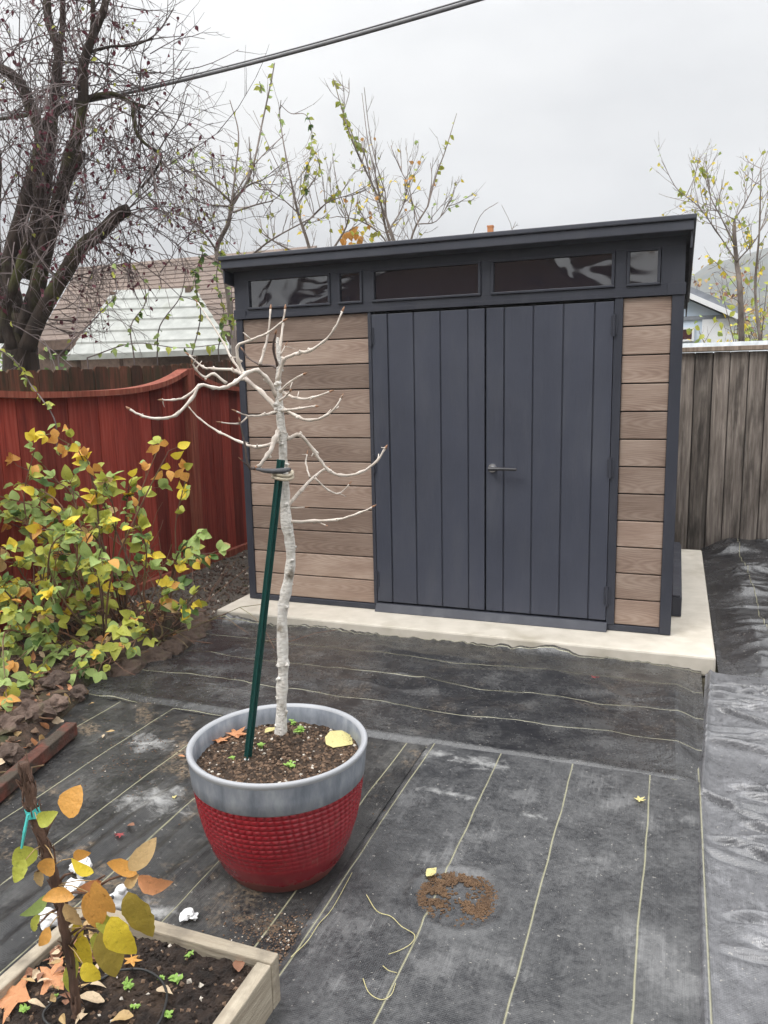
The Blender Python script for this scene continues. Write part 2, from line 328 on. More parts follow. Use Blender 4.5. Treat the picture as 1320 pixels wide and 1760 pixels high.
MT['yellowleaf'] = leaf_mat('yellow_leaf', (.62, .37, .015), (.80, .62, .06))
MT['orangeleaf'] = leaf_mat('orange_leaf', (.52, .17, .035), (.70, .36, .09))
MT['salmonleaf'] = leaf_mat('salmon_leaf', (.52, .19, .085), (.66, .31, .15))
MT['tanleaf'] = leaf_mat('tan_leaf', (.42, .24, .11), (.55, .38, .18))
MT['brownleaf'] = leaf_mat('brown_dead_leaf', (.14, .06, .035), (.26, .13, .08), .8, .1)
MT['palebrownleaf'] = leaf_mat('pale_dry_leaf', (.46, .33, .20), (.60, .47, .32), .8, .15)
MT['redbud'] = leaf_mat('dark_red_leaf', (.055, .012, .020), (.13, .03, .045))
MT['redleaf'] = leaf_mat('red_leaf', (.25, .03, .035), (.40, .08, .08))
MT['seedling'] = leaf_mat('bright_seedling', (.18, .36, .055), (.33, .52, .12))
MT['paleyellow'] = leaf_mat('pale_yellow_leaf', (.62, .52, .17), (.74, .66, .30))

# pot glazes
def pot_mats():
    m, n, l, b = newmat('grey_galvanised_band'); v = coords(n, l, (3, 3, 1))
    f = noise(n, l, v, 9, 5, .6)
    c = ramp(n, l, f, [(.3, (.15, .17, .20)), (.5, (.23, .25, .285)), (.7, (.33, .35, .38))])
    l.new(c, b.inputs['Base Color']); b.inputs['Roughness'].default_value = .42; bump(n, l, b, f, .08, .004); MT['potgrey'] = m
    m, n, l, b = newmat('glossy_red_glaze'); v = coords(n, l)
    s = n.new('ShaderNodeSeparateXYZ'); l.new(v, s.inputs[0])
    f = noise(n, l, v, 16, 5, .65)
    dirt = math_(n, l, 'ADD', math_(n, l, 'MULTIPLY', s.outputs[2], -7.5), math_(n, l, 'MULTIPLY', f, .9))
    c = mix(n, l, ramp(n, l, f, [(.3, 0.), (.8, 1.)]), (.22, .009, .016), (.30, .017, .025))
    c = mix(n, l, ramp(n, l, dirt, [(-1.25, 0.), (.1, .78)]), c, (.17, .06, .045))
    l.new(c, b.inputs['Base Color']); b.inputs['Roughness'].default_value = .28; b.inputs['Specular IOR Level'].default_value = .5
    sc1 = noise(n, l, coords(n, l, (40, 40, 7)), 1.0, 5, .7); c = mix(n, l, ramp(n, l, sc1, [(.58, 0.), (.75, .5)]), c, (.25, .12, .10)); l.new(c, b.inputs['Base Color'])
    l.new(ramp(n, l, dirt, [(-.9, .22), (.1, .6)]), b.inputs['Roughness'])
    bump(n, l, b, f, .06, .004); MT['potred'] = m
    m, n, l, b = newmat('pale_rim'); b.inputs['Base Color'].default_value = (.36, .37, .39, 1); b.inputs['Roughness'].default_value = .5; MT['potrim'] = m
pot_mats()

# ------------------------------------------------------------------ mesh builder
class MB:
    def __init__(s): s.v = []; s.f = []; s.m = []; s.t = []
    def add(s, verts, faces, mat=0, tone=.5):
        k = len(s.v); s.v.extend(tuple(p) for p in verts)
        for f in faces: s.f.append([i+k for i in f]); s.m.append(mat); s.t.append(tone)
    def box(s, a, b, mat=0, tone=.5, M=None):
        x0, y0, z0 = a; x1, y1, z1 = b
        P = [Vector(p) for p in ((x0, y0, z0), (x1, y0, z0), (x1, y1, z0), (x0, y1, z0), (x0, y0, z1), (x1, y0, z1), (x1, y1, z1), (x0, y1, z1))]
        if M is not None: P = [M @ p for p in P]
        s.add(P, [(0, 3, 2, 1), (4, 5, 6, 7), (0, 1, 5, 4), (1, 2, 6, 5), (2, 3, 7, 6), (3, 0, 4, 7)], mat, tone)
    def prism(s, P4, th, mat=0, tone=.5):
        """quad given by 4 points extruded by vector th"""
        P = [Vector(p) for p in P4]; Q = [p+Vector(th) for p in P]
        s.add(P+Q, [(3, 2, 1, 0), (4, 5, 6, 7), (0, 1, 5, 4), (1, 2, 6, 5), (2, 3, 7, 6), (3, 0, 4, 7)], mat, tone)
    def tube(s, pts, rad, n=6, mat=0, tone=.5, cap=True, knob=0.0):
        pts = [Vector(p) for p in pts]
        if not hasattr(rad, '__len__'): rad = [rad]*len(pts)
        k = len(s.v); N = len(pts); ref = None
        for i, p in enumerate(pts):
            t = (pts[min(i+1, N-1)]-pts[max(i-1, 0)])
            t = t.normalized() if t.length > 1e-9 else Vector((0, 0, 1))
            if ref is None:
                ref = t.orthogonal().normalized()
            ref = (ref - t*ref.dot(t))
            ref = ref.normalized() if ref.length > 1e-6 else t.orthogonal().normalized()
            b = t.cross(ref)
            for j in range(n):
                a = 2*math.pi*j/n; rr = rad[i]
                if knob: rr *= 1+random.uniform(-knob, knob)
                s.v.append(tuple(p+(ref*math.cos(a)+b*math.sin(a))*rr))
        for i in range(N-1):
            for j in range(n):
                s.f.append([k+i*n+j, k+i*n+(j+1) % n, k+(i+1)*n+(j+1) % n, k+(i+1)*n+j]); s.m.append(mat); s.t.append(tone)
        if cap and n > 2:
            s.f.append([k+j for j in range(n)][::-1]); s.m.append(mat); s.t.append(tone)
            s.f.append([k+(N-1)*n+j for j in range(n)]); s.m.append(mat); s.t.append(tone)
    def lathe(s, c, prof, n=48, mats=None):
        k = len(s.v); c = Vector(c)
        for r, z in prof:
            for j in range(n):
                a = 2*math.pi*j/n; s.v.append((c.x+r*math.cos(a), c.y+r*math.sin(a), c.z+z))
        for i in range(len(prof)-1):
            for j in range(n):
                s.f.append([k+i*n+j, k+i*n+(j+1) % n, k+(i+1)*n+(j+1) % n, k+(i+1)*n+j]); s.m.append(mats[i] if mats else 0); s.t.append(.5)
    def grid(s, P, mat=0):
        """P: array (ny,nx,3)"""
        ny, nx = P.shape[:2]; k = len(s.v)
        s.v.extend(map(tuple, P.reshape(-1, 3)))
        for j in range(ny-1):
            for i in range(nx-1):
                s.f.append([k+j*nx+i, k+j*nx+i+1, k+(j+1)*nx+i+1, k+(j+1)*nx+i]); s.m.append(mat); s.t.append(.5)
    def leaf(s, p, d, nrm, L, W, mat=0, curl=.25, fold=.25, tone=None, prof=(.12, .72, 1., .8, .38, .0)):
        p = Vector(p); d = Vector(d).normalized(); nrm = Vector(nrm); nrm = nrm-d*nrm.dot(d)
        nrm = nrm.normalized() if nrm.length > 1e-5 else d.orthogonal().normalized()
        sd_ = d.cross(nrm); n = len(prof); V_ = []
        tone = random.random() if tone is None else tone
        wv = random.uniform(-.14, .14); tw_ = random.uniform(-.7, .7); rag = .05 if n < 9 else .035; gr = random.uniform(-.45, .45)
        for i, wd in enumerate(prof):
            t = i/(n-1); c = p+d*(L*t)-nrm*(curl*L*t*t)+sd_*(wv*L*math.sin(3*t))
            s2 = (sd_+nrm*(tw_*(t-.35)*.8)).normalized()
            hw = wd*W/2; e = nrm*(fold*hw)
            V_ += [c-s2*hw*(1+random.uniform(-rag, rag))+e*random.uniform(.7, 1.3), c, c+s2*hw*(1+random.uniform(-rag, rag))+e*random.uniform(.7, 1.3)]
        k0 = len(s.v); s.v.extend(tuple(q) for q in V_)
        for i in range(n-1):
            a = i*3+k0; tt_ = min(1, max(0, tone+gr*(i/(n-2)-.5)))
            s.f += [[a, a+1, a+4, a+3], [a+1, a+2, a+5, a+4]]; s.m += [mat, mat]; s.t += [tt_, tt_]
    def star(s, p, nrm, L, mat=0, lobes=5, tone=None, rot=None, curl=.12):
        """lobed (maple-like) leaf"""
        p = Vector(p); nrm = Vector(nrm).normalized(); a0 = random.uniform(0, 6.28) if rot is None else rot
        x = nrm.orthogonal().normalized(); y = nrm.cross(x); V_ = [p+nrm*.004]; n = lobes*4
        R_ = []
        for i in range(n):
            ph = i/n*2*math.pi*.84+.26; k = i % 4
            lob = 1-.35*abs((i/n)-.5)*2
            r = L*lob*(1.0 if k == 2 else .62 if k in (1, 3) else .42)*random.uniform(.9, 1.1)
            ph2 = ph+a0
            R_.append(p+x*(r*math.cos(ph2))+y*(r*math.sin(ph2))+nrm*(curl*L*random.uniform(-.2, 1)*(r/L)))
        V_ += R_; F = [(0, i+1, i+2) for i in range(n-1)]+[(0, n, 1)]
        tone = random.random() if tone is None else tone
        s.add(V_, F, mat, tone)
    def blob(s, p, r, mat=0, tone=None, squash=1.0, jag=.35, sub=0):
        """irregular lump (deformed octahedron / subdivided)"""
        p = Vector(p); tone = random.random() if tone is None else tone
        V_ = [Vector(q) for q in ((1, 0, 0), (-1, 0, 0), (0, 1, 0), (0, -1, 0), (0, 0, 1), (0, 0, -1))]
        F = [(0, 2, 4), (2, 1, 4), (1, 3, 4), (3, 0, 4), (2, 0, 5), (1, 2, 5), (3, 1, 5), (0, 3, 5)]
        for _ in range(sub):
            E_ = {}; F2 = []
            def mid(a, b):
                k = (min(a, b), max(a, b))
                if k not in E_: V_.append((V_[a]+V_[b]).normalized()); E_[k] = len(V_)-1
                return E_[k]
            for a, b, c in F:
                ab, bc, ca = mid(a, b), mid(b, c), mid(c, a); F2 += [(a, ab, ca), (ab, b, bc), (ca, bc, c), (ab, bc, ca)]
            F = F2
        rot = Matrix.Rotation(random.uniform(0, 6.3), 3, Vector((random.random()-.5, random.random()-.5, random.random()-.5)).normalized())
        o = Vector((random.uniform(0, 99), 0, 0)); W_ = []
        for q in V_:
            k = 1+jag*(2*mnoise.noise(q*1.3+o)+ (random.uniform(-.3, .3) if sub < 2 else .5*mnoise.noise(q*4+o)))
            z = rot @ (q*k*r); z.z *= squash; W_.append(p+z)
        s.add(W_, F, mat, tone)
    def build(s, name, mats, parent=None, smooth=False, origin=None, bevel=0.0):
        me = bpy.data.meshes.new(name)
        if parent is not None:
            o_ = Vector(parent.get('_o', (0, 0, 0)))
        elif origin is not None: o_ = Vector(origin)
        else:
            A = np.array(s.v); o_ = Vector(((A[:, 0].min()+A[:, 0].max())/2, (A[:, 1].min()+A[:, 1].max())/2, A[:, 2].min()))
        A = np.array(s.v)-np.array(o_)
        me.from_pydata(A.tolist(), [], s.f)
        if not isinstance(mats, (list, tuple)): mats = [mats]
        for m_ in mats: me.materials.append(m_)
        me.polygons.foreach_set('material_index', s.m)
        if smooth: me.polygons.foreach_set('use_smooth', [True]*len(s.f))
        at = me.attributes.new('tone', 'FLOAT', 'FACE'); at.data.foreach_set('value', s.t)
        me.update()
        ob = bpy.data.objects.new(name, me); col.objects.link(ob)
        if parent is not None: ob.parent = parent; ob['_o'] = tuple(o_)
        else: ob.location = o_; ob['_o'] = tuple(o_)
        if bevel:
            bv = ob.modifiers.new('bevel', 'BEVEL'); bv.width = bevel; bv.segments = 2; bv.limit_method = 'ANGLE'; bv.angle_limit = R(40)
        return ob

def tag(o, label, cat, group=None):
    o['label'] = label; o['category'] = cat
    if group: o['group'] = group
    return o
def thing(name, loc, label, cat, group=None):
    o = bpy.data.objects.new(name, None); col.objects.link(o); o.location = loc; o['_o'] = tuple(loc); o.empty_display_size = .1
    return tag(o, label, cat, group)
def struct(o): o['kind'] = 'structure'; return o
def stuff(o, label=None, cat=None):
    o['kind'] = 'stuff'
    if label: tag(o, label, cat)
    return o

def spline(P, n=4):
    """Catmull-Rom through points"""
    P = [Vector(p) for p in P]
    if len(P) < 3: return [P[0].lerp(P[1], i/n) for i in range(n+1)]
    Q = [P[0]*2-P[1]]+P+[P[-1]*2-P[-2]]; o_ = []
    for i in range(1, len(Q)-2):
        a, b, c, d = Q[i-1:i+3]
        for k in range(n):
            t = k/n; o_.append(.5*((2*b)+(c-a)*t+(2*a-5*b+4*c-d)*t*t+(3*b-a-3*c+d)*t**3))
    o_.append(P[-1]); return o_
def rads(r0, r1, n): return [r0+(r1-r0)*(i/(n-1)) for i in range(n)]
def rv(s=1.0): return Vector((random.uniform(-s, s), random.uniform(-s, s), random.uniform(-s, s)))

def twigs(mb, p, d, L, r, lev, mat=0, droop=0.0, up=0.0, kids=(2, 4), n=3, spread=.9, leafcb=None, wander=.22, ratio=.55):
    """recursive fine branching"""
    p = Vector(p); d = Vector(d).normalized(); seg = 4 if L > .15 else 3; pts = [p.copy()]
    for i in range(seg):
        d = (d+rv(wander)+Vector((0, 0, up-droop))*.3).normalized(); p = p+d*(L/seg); pts.append(p.copy())
    mb.tube(pts, rads(r, max(r*.45, .0012), len(pts)), n, mat, random.random(), cap=False)
    if leafcb: leafcb(pts, d, lev)
    if lev <= 0: return
    for k in range(random.randint(*kids)):
        t = random.uniform(.2, 1.0); i = min(int(t*seg), seg-1); q = pts[i].lerp(pts[i+1], t*seg-i)
        dd = (pts[i+1]-pts[i]).normalized(); dd = (dd+rv(1).normalized()*spread).normalized()
        twigs(mb, q, dd, L*random.uniform(ratio*.7, ratio*1.3), r*.62, lev-1, mat, droop, up, kids, n, spread, leafcb, wander, ratio)

# ================================================================== SETTING
# ---- ground reaching the horizon
mb = MB(); mb.add([(-700, -700, -.03), (700, -700, -.03), (700, 900, -.03), (-700, 900, -.03)], [(0, 1, 2, 3)])
struct(mb.build('ground', MT['lawn'], origin=(0, 0, -.03)))

# ---- distant hill
xs = np.linspace(-60, 420, 90); ys = np.linspace(0, 1, 26)
P = np.zeros((26, 90, 3))
ridge = 34+16*np.exp(-((xs-95)/30)**2)+10*np.exp(-((xs-50)/40)**2)+14*np.exp(-((xs-240)/70)**2)+4*fbm(xs*.06, xs*0, 3)
fade = np.clip((xs+60)/70, 0, 1)*np.clip((420-xs)/60, 0, 1)
for j, t in enumerate(ys):
    yy = 170+160*t; hh = np.sin(np.clip(t/.72, 0, 1)*math.pi/2)*(1 if t <= .72 else math.cos((t-.72)/.28*math.pi/2))
    P[j, :, 0] = xs; P[j, :, 1] = yy; P[j, :, 2] = -2+ridge*fade*hh+2.5*fbm(xs*.12, xs*0+yy*.12, 11)*hh
mb = MB(); mb.grid(P); struct(mb.build('hill', MT['hill'], smooth=True, origin=(95, 230, -2)))

# ---- concrete slab
mb = MB(); mb.box((-.09, -.315, -.02), (2.97, 2.45, .09))
slab = struct(mb.build('concrete_slab', MT['concrete'], bevel=.012))

# ---- gravel strip between red fence and slab
nx, ny = 110, 340
X, Yg = np.meshgrid(np.linspace(-1.0, -.06, nx), np.linspace(-.55, 2.85, ny))
Z = .012+.02*fbm(X*9, Yg*9, 2)+.012*vnoise(X*55, Yg*55, 5)+.06*np.clip((-.55-X)/.4, 0, 1)
Z = Z-.05*np.clip((X+.14)/.08, 0, 1)
mb = MB(); mb.grid(np.dstack([X, Yg, Z]))
struct(mb.build('gravel_strip', MT['gravel']))
mb = MB()
for i in range(1300):
    x = random.uniform(-.93, -.1); y = random.uniform(-.35, 2.2); mb.blob((x, y, .035+.06*max(0, min(1, (-.55-x)/.4))), random.uniform(.006, .017), 0 if random.random() < .93 else 1)
g_ = mb.build('pebbles', [MT['stone'], MT['perlite']]); stuff(g_, 'brown pebbles of the gravel strip between red fence and slab', 'gravel')

# ---- planting bed soil (mound along the red fence)
def bed_edge(y): return np.interp(y, [-3.2, -2.65, -1.95, -1.52, -1.07, -.45, -.2], [.62, .44, .14, -.03, .0, -.12, -.35])
def bed_h(X, Yb):
    e = bed_edge(Yb)-X
    k = np.clip(e/.14, 0, 1); k = k*k*(3-2*k)
    big = np.interp(Yb, [-3, -1.9, -1.4, -.6, -.3], [.05, .06, .13, .12, .02])
    return -.02+k*(big+.05*fbm(X*6, Yb*6, 8)+.02*fbm(X*26, Yb*26, 9))
X, Yb = np.meshgrid(np.linspace(-1.0, .66, 150), np.linspace(-3.2, -.15, 260))
mb = MB(); mb.grid(np.dstack([X, Yb, bed_h(X, Yb)]))
struct(mb.build('planting_bed', MT['bedsoil'], smooth=True))
def bedz(x, y): return float(bed_h(np.array([x]), np.array([y]))[0])

# ---- weed fabric sheets
def sheet(name, x0, x1, y0, y1, res, hf, mat, label, group=None):
    X, Ys = np.meshgrid(np.arange(x0, x1+1e-6, res), np.arange(y0, y1+1e-6, res))
    P = hf(X, Ys); 
    if not isinstance(P, tuple): P = (X, Ys, P)
    mb = MB(); mb.grid(np.dstack(P)); o = mb.build(name, mat, smooth=True, origin=(0, 0, 0))
    return tag(o, label, 'ground cover')
def wr(x, y, s): return 1-np.abs(2*fbm(x, y, s, 3)/.875-1)          # ridged wrinkles
def hA(X, Y):
    z = .004+.006*fbm(X*4, Y*3, 21)+.004*fbm(X*11, Y*5, 22)
    for cx, a, wd in ((.88, .012, .02), (.97, .02, .028), (1.07, .014, .02), (1.18, .012, .02), (1.3, .016, .022), (1.42, .01, .018)):
        xx = X-(cx+.05*(Y+2.4)+.015*np.sin(Y*5+cx*30))
        z = z+a*np.exp(-(xx/wd)**2)*np.clip((-2.05-Y)/.3, 0, 1)
    z = z+.010*np.exp(-((X-1.78)/.02)**2)*0
    return z+.006*wr(X*3, Y*1.2, 25)
def hB(X, Y):
    z = .012+.006*fbm(X*3.5, Y*3, 31)+.003*fbm(X*10, Y*8, 32)+.006*wr(X*1.2, Y*2.2, 33)
    rx, ry = X-2.175, Y+2.515
    r = np.sqrt((rx/1.0)**2+(ry/.98)**2)
    z = z+.007*np.exp(-((r-.148)/.016)**2)-.006*np.clip(1-r/.14, 0, 1)**.5
    return np.where(X < 1.80, z*np.clip((X-1.765)/.035, .3, 1), z)
def hC(X, Y):
    z = .022+.012*fbm(X*3, Y*4, 41)+.006*fbm(X*9, Y*12, 42)+.022*wr(X*1.5, Y*2.9, 43)**2.5*np.clip((Y+1.5)/.3, 0, 1)+.012*wr(X*2.4+Y*1.5, Y*2.2-X, 47)**3*np.clip((Y+1.5)/.3, 0, 1)
    z = z*(1-.45*np.clip((Y+.75)/.35, 0, 1)); k = np.clip((Y+.40)/.08, 0, 1); gather = .5+.5*np.sin(X*26+7*fbm(X*3, X*0, 44)+Y*10)
    z = z+k**2*(-.010+.045*fbm(X*7, X*0+3, 45)*(.2+1.2*vnoise(X*2.3, X*0, 49))+.016*vnoise(X*38, Y*9, 48))
    edge = np.clip((Y+1.625)/.07, .42, 1)
    z = z*np.clip((2.9-X)/.12, .35, 1)
    return X, Y+.012*(fbm(X*2.5, X*0, 46)-.45)*np.clip((-1.45-Y)/.1, 0, 1)-k*.022*(fbm(X*9, X*0, 50)-.2), z*edge
def hD(X, Y):
    rr_ = np.random.default_rng(5)
    e = X-2.86
    z = .016+.010*fbm(X*2.2, Y*5, 51)+.009*np.exp(-(e/.04)**2)
    for i in range(62):     # sharp transverse creases running in from the left edge
        yc, x0_, ln_, sl_, a_ = rr_.uniform(-3.0, -.4), abs(rr_.normal(0, .22)), rr_.uniform(.12, .6), rr_.uniform(-.4, .25), rr_.uniform(.010, .026)
        dy = Y-(yc+sl_*(e-x0_)+.02*np.sin(e*9+i)); env = np.clip((e-x0_+.03)/.06, 0, 1)*np.clip((x0_+ln_-e)/.15, 0, 1)
        z = z+env*a_*(1.0*np.exp(-((dy-.022)/.018)**2)-1.15*np.exp(-(dy/.012)**2)+.35*np.exp(-((dy+.03)/.03)**2))
    z = z+.010*np.exp(-((e-.01)/.014)**2)
    z = np.maximum(z, .004)
    return X+.018*(fbm(Y*1.6, Y*0, 55)-.45)+np.interp(Y, [-3.2, -1.7, -.36], [-.035, -.01, .07])*np.exp(-(e/.3)**2), Y, z*np.clip((e+.008)/.02, .4, 1)
def hE(X, Y):
    z = .016+.02*fbm(X*3, Y*2.5, 61)+.060*wr(X*1.1-.5*Y, Y*2.6+.5*X, 62)**3*np.clip((Y+.5)/.5, .5, 1)+.026*wr(X*2.4, Y*6, 63)**3
    z = z*np.clip((Y+.42)/.22, .12, 1)*np.clip((X-2.98)/.22, .15, 1)
    return X, Y, z+(.05*np.clip((Y-2.55)/.3, 0, 1)+.035*np.clip((Y-2.2)/.4, 0, 1)*np.sin(X*9+Y*6))*np.clip((X-3.0)/.3, 0, 1)
sheet('weed_barrier_sheet', -.12, 1.79, -3.6, -1.56, .0125, hA, fabric_mat('weed_fabric_dirty', (.015, .015, .016), 0, .49, .30, .02, .28, .33, 1.0, (.17, .165, .155), .5, 1.2, [(.95, -2.35, .22, .14), (1.35, -2.86, .10, .06), (.62, -1.95, .2, .1)]),
      'black weed barrier sheet with dirt patches, under and left of the red pot')
sheet('weed_barrier_sheet', 1.765, 2.88, -3.6, -1.57, .01, hB, fabric_mat('weed_fabric_front', (.036, .037, .040), 0, 1.81, .292, .03, .36, .30, .0, (.25, .25, .25), .5, 1.2, [(2.05, -1.68, .20, .07), (1.98, -1.95, .16, .03), (2.3, -2.0, .06, .03), (1.86, -1.66, .12, .06)]),
      'greyish weed barrier sheet with pale lines running towards the doors, right of the red pot')
sheet('weed_barrier_sheet', -.13, 2.90, -1.615, -.302, .01, hC, fabric_mat('weed_fabric_cross', (.013, .013, .015), 1, -.96, .318, .12, .24, .15, .2, (.18, .18, .175), 1.0, 1.5, (), 1.0, .25),
      'dark wrinkled weed barrier sheet with pale lines lying along the slab front')
sheet('weed_barrier_sheet', 2.85, 4.3, -3.3, -.36, .006, hD, fabric_mat('weed_fabric_clean', (.078, .079, .085), 0, 2.862, 2.4, .0, .3, .26, .0, (.36, .36, .38), .9, 1.2, (), 1.2),
      'pale shiny weed barrier sheet with many cross creases at the right edge of the yard')
sheet('weed_barrier_sheet', 2.985, 4.6, -.42, 2.94, .009, hE, fabric_mat('weed_fabric_back', (.018, .018, .021), 0, 3.275, 2.2, .08, .2, .12, .0, (.20, .20, .20), 1.0, 1.2, (), 1.0, .2),
      'shiny black crumpled weed barrier sheet between the slab and the grey fence')

# ================================================================== SHED
shed = thing('shed', (1.365, 1.0, .09), 'dark grey shed with brown plank siding, double doors and a row of high windows', 'shed')
W_, DP = 2.735, 2.06
def planks(mb, x0, x1, z0, z1, n, y0, y1, side=None):
    h = (z1-z0)/n
    for i in range(n):
        t = random.random(); a = z0+i*h+.0035; b = z0+(i+1)*h-.0035
        if side is None: mb.box((x0, y0, a), (x1, y1, b), 0, t)
        else: mb.box((side[0], y0, a), (side[1], y1, b), 0, t)
for x0, x1 in ((.036, .922), (2.430, 2.680)):
    mb = MB(); planks(mb, x0, x1, .128, 1.985, 12, 0, .03); s_ = mb.build('siding_panel', MT['siding'], shed, bevel=.004)
    s_['label'] = 'wide left siding panel' if x0 < 1 else 'narrow right siding panel'
mb = MB(); planks(mb, 0, 0, .128, 2.0, 12, .05, DP-.05, (W_-.03, W_-.006)); mb.build('side_wall', MT['siding'], shed, bevel=.004)
mb = MB(); planks(mb, 0, 0, .128, 2.0, 12, .05, DP-.05, (.006, .03)); mb.build('side_wall', MT['siding'], shed, bevel=.004)
mb = MB(); planks(mb, .04, W_-.04, .128, 2.0, 12, DP-.03, DP); mb.build('back_wall', MT['siding'], shed, bevel=.004)
# backing shell (dark inside)
mb = MB(); mb.box((.04, .034, .095), (W_-.04, .05, 2.02)); mb.box((.034, .06, .095), (.05, DP-.06, 2.1)); mb.box((W_-.05, .06, .095), (W_-.034, DP-.06, 2.1)); mb.box((.06, DP-.06, .095), (W_-.06, DP-.04, 2.08))
mb.box((.055, .055, .092), (W_-.055, DP-.065, .094))
mb.build('inner_lining', MT['inside'], shed)
# corner posts
for x0, x1, y0, y1 in ((-.012, .036, -.012, .05), (2.680, 2.742, -.014, .05), (-.012, .036, DP-.05, DP+.01), (2.70, 2.742, DP-.05, DP+.01)):
    mb = MB(); mb.box((x0, y0, .094), (x1, y1, 1.984)); mb.build('corner_post', MT['trim'], shed, bevel=.004)
# base rail, door frame, threshold
for a, b in ((.036, .939), (2.392, 2.680)): mb = MB(); mb.box((a, -.010, .092), (b, .035, .127)); mb.build('base_rail', MT['trim'], shed, bevel=.003)
for a, b in ((.922, .945), (2.385, 2.430)): mb = MB(); mb.box((a, -.014, .128), (b, .033, 1.984)); mb.build('door_jamb', MT['trim'], shed, bevel=.003)
mb = MB(); mb.prism([(.939, -.055, .091), (2.392, -.055, .091), (2.392, -.022, .140), (.939, -.022, .140)], (0, .055, -.0)); mb.build('threshold', MT['trim'], shed, bevel=.003)
# doors
def door(x0, x1, label):
    wd = x1-x0; z0, z1 = .150, 1.970; g = .004
    cuts = [x0, x0+.105*wd/.71, x0+.272*wd/.71, x0+.440*wd/.71, x0+.610*wd/.71, x1]
    mb = MB(); mb.box((x0, -.002, z0), (x1, .028, z1), 0)
    for i in range(5):
        grain = i == 0
        mb.box((cuts[i]+(g if i else 0), -.014 if i in (0, 4) else -.011, z0+.001), (cuts[i+1]-(g if i < 4 else 0), -.0021, z1-.001), 1 if grain else 0)
    d = mb.build('door', [MT['door'], MT['doorgrain']], shed, bevel=.003); d['label'] = label
    return d
dl = door(.948, 1.657, 'left door without a handle'); dr = door(1.668, 2.382, 'right door with lever handle')
mb = MB()
c = Vector((1.706, -.014, 1.037)); mb.tube([c, c+Vector((0, -.012, 0))], [.026, .024], 24, 0)
mb.tube([c+Vector((0, -.012, 0)), c+Vector((0, -.05, 0))], [.012, .011], 16, 0)
mb.tube([c+Vector((-.012, -.052, 0)), c+Vector((.05, -.055, .001)), c+Vector((.155, -.05, -.001))], [.013, .011, .009], 12, 1)
mb.build('handle', [MT['metal'], MT['blackplastic']], dr, smooth=False)
for (x, z, par) in ((2.386, 1.84, dr), (2.386, 1.05, dr), (2.386, .30, dr), (.944, 1.84, dl), (.944, 1.05, dl), (.944, .30, dl)):
    mb = MB(); mb.tube([(x, -.022, z-.06), (x, -.022, z+.06)], .008, 10, 0); mb.box((x-.018, -.0195, z-.05), (x+.018, -.0145, z+.05)); mb.build('hinge', MT['trim'], par)
# clerestory band
mb = MB()
mb.box((-.014, -.020, 1.986), (2.744, .05, 2.010)); mb.box((-.010, -.014, 2.0105), (2.740, .05, 2.040)); mb.box((-.010, -.014, 2.235), (2.740, .05, 2.300))
wins = [(.103, .662), (.746, .878), (.973, 1.620), (1.712, 2.365), (2.460, 2.601)]
xs_ = [-.010]+[q for a in wins for q in (a[0]-.018, a[1]+.018)]+[2.740]
for i in range(0, len(xs_), 2): mb.box((xs_[i], -.014, 2.0405), (xs_[i+1], .05, 2.2345))
mb.box((2.655, -.022, 1.985), (2.748, -.0201, 2.045)); mb.box((-.018, -.022, 1.985), (.07, -.0201, 2.045))
mb.build('clerestory_band', MT['trim'], shed, bevel=.003)
mb = MB()      # side bands
for x0, x1 in ((-.010, .045), (W_-.045, 2.740)):
    mb.add([(x0, .05, 1.99), (x1, .05, 1.99), (x1, DP, 1.99), (x0, DP, 1.99), (x0, .05, 2.318), (x1, .05, 2.318), (x1, DP, 2.15), (x0, DP, 2.15)],
           [(0, 3, 2, 1), (4, 5, 6, 7), (0, 1, 5, 4), (1, 2, 6, 5), (2, 3, 7, 6), (3, 0, 4, 7)])
mb.box((.045, DP-.04, 1.99), (W_-.045, DP, 2.145))
mb.build('upper_wall', MT['trim'], shed)
for i, (a, b) in enumerate(wins):
    mb = MB(); t = .016
    mb.box((a-t, -.024, 2.042), (b+t, .02, 2.056)); mb.box((a-t, -.024, 2.222), (b+t, .02, 2.234)); mb.box((a-t, -.024, 2.0561), (a, .02, 2.2219)); mb.box((b, -.024, 2.0561), (b+t, .02, 2.2219))
    wf = mb.build('window', MT['trim'], shed, bevel=.003)
    mb = MB(); mb.box((a+.0005, -.006, 2.0565), (b-.0005, .002, 2.2215)); mb.build('pane', MT['pane'], wf)
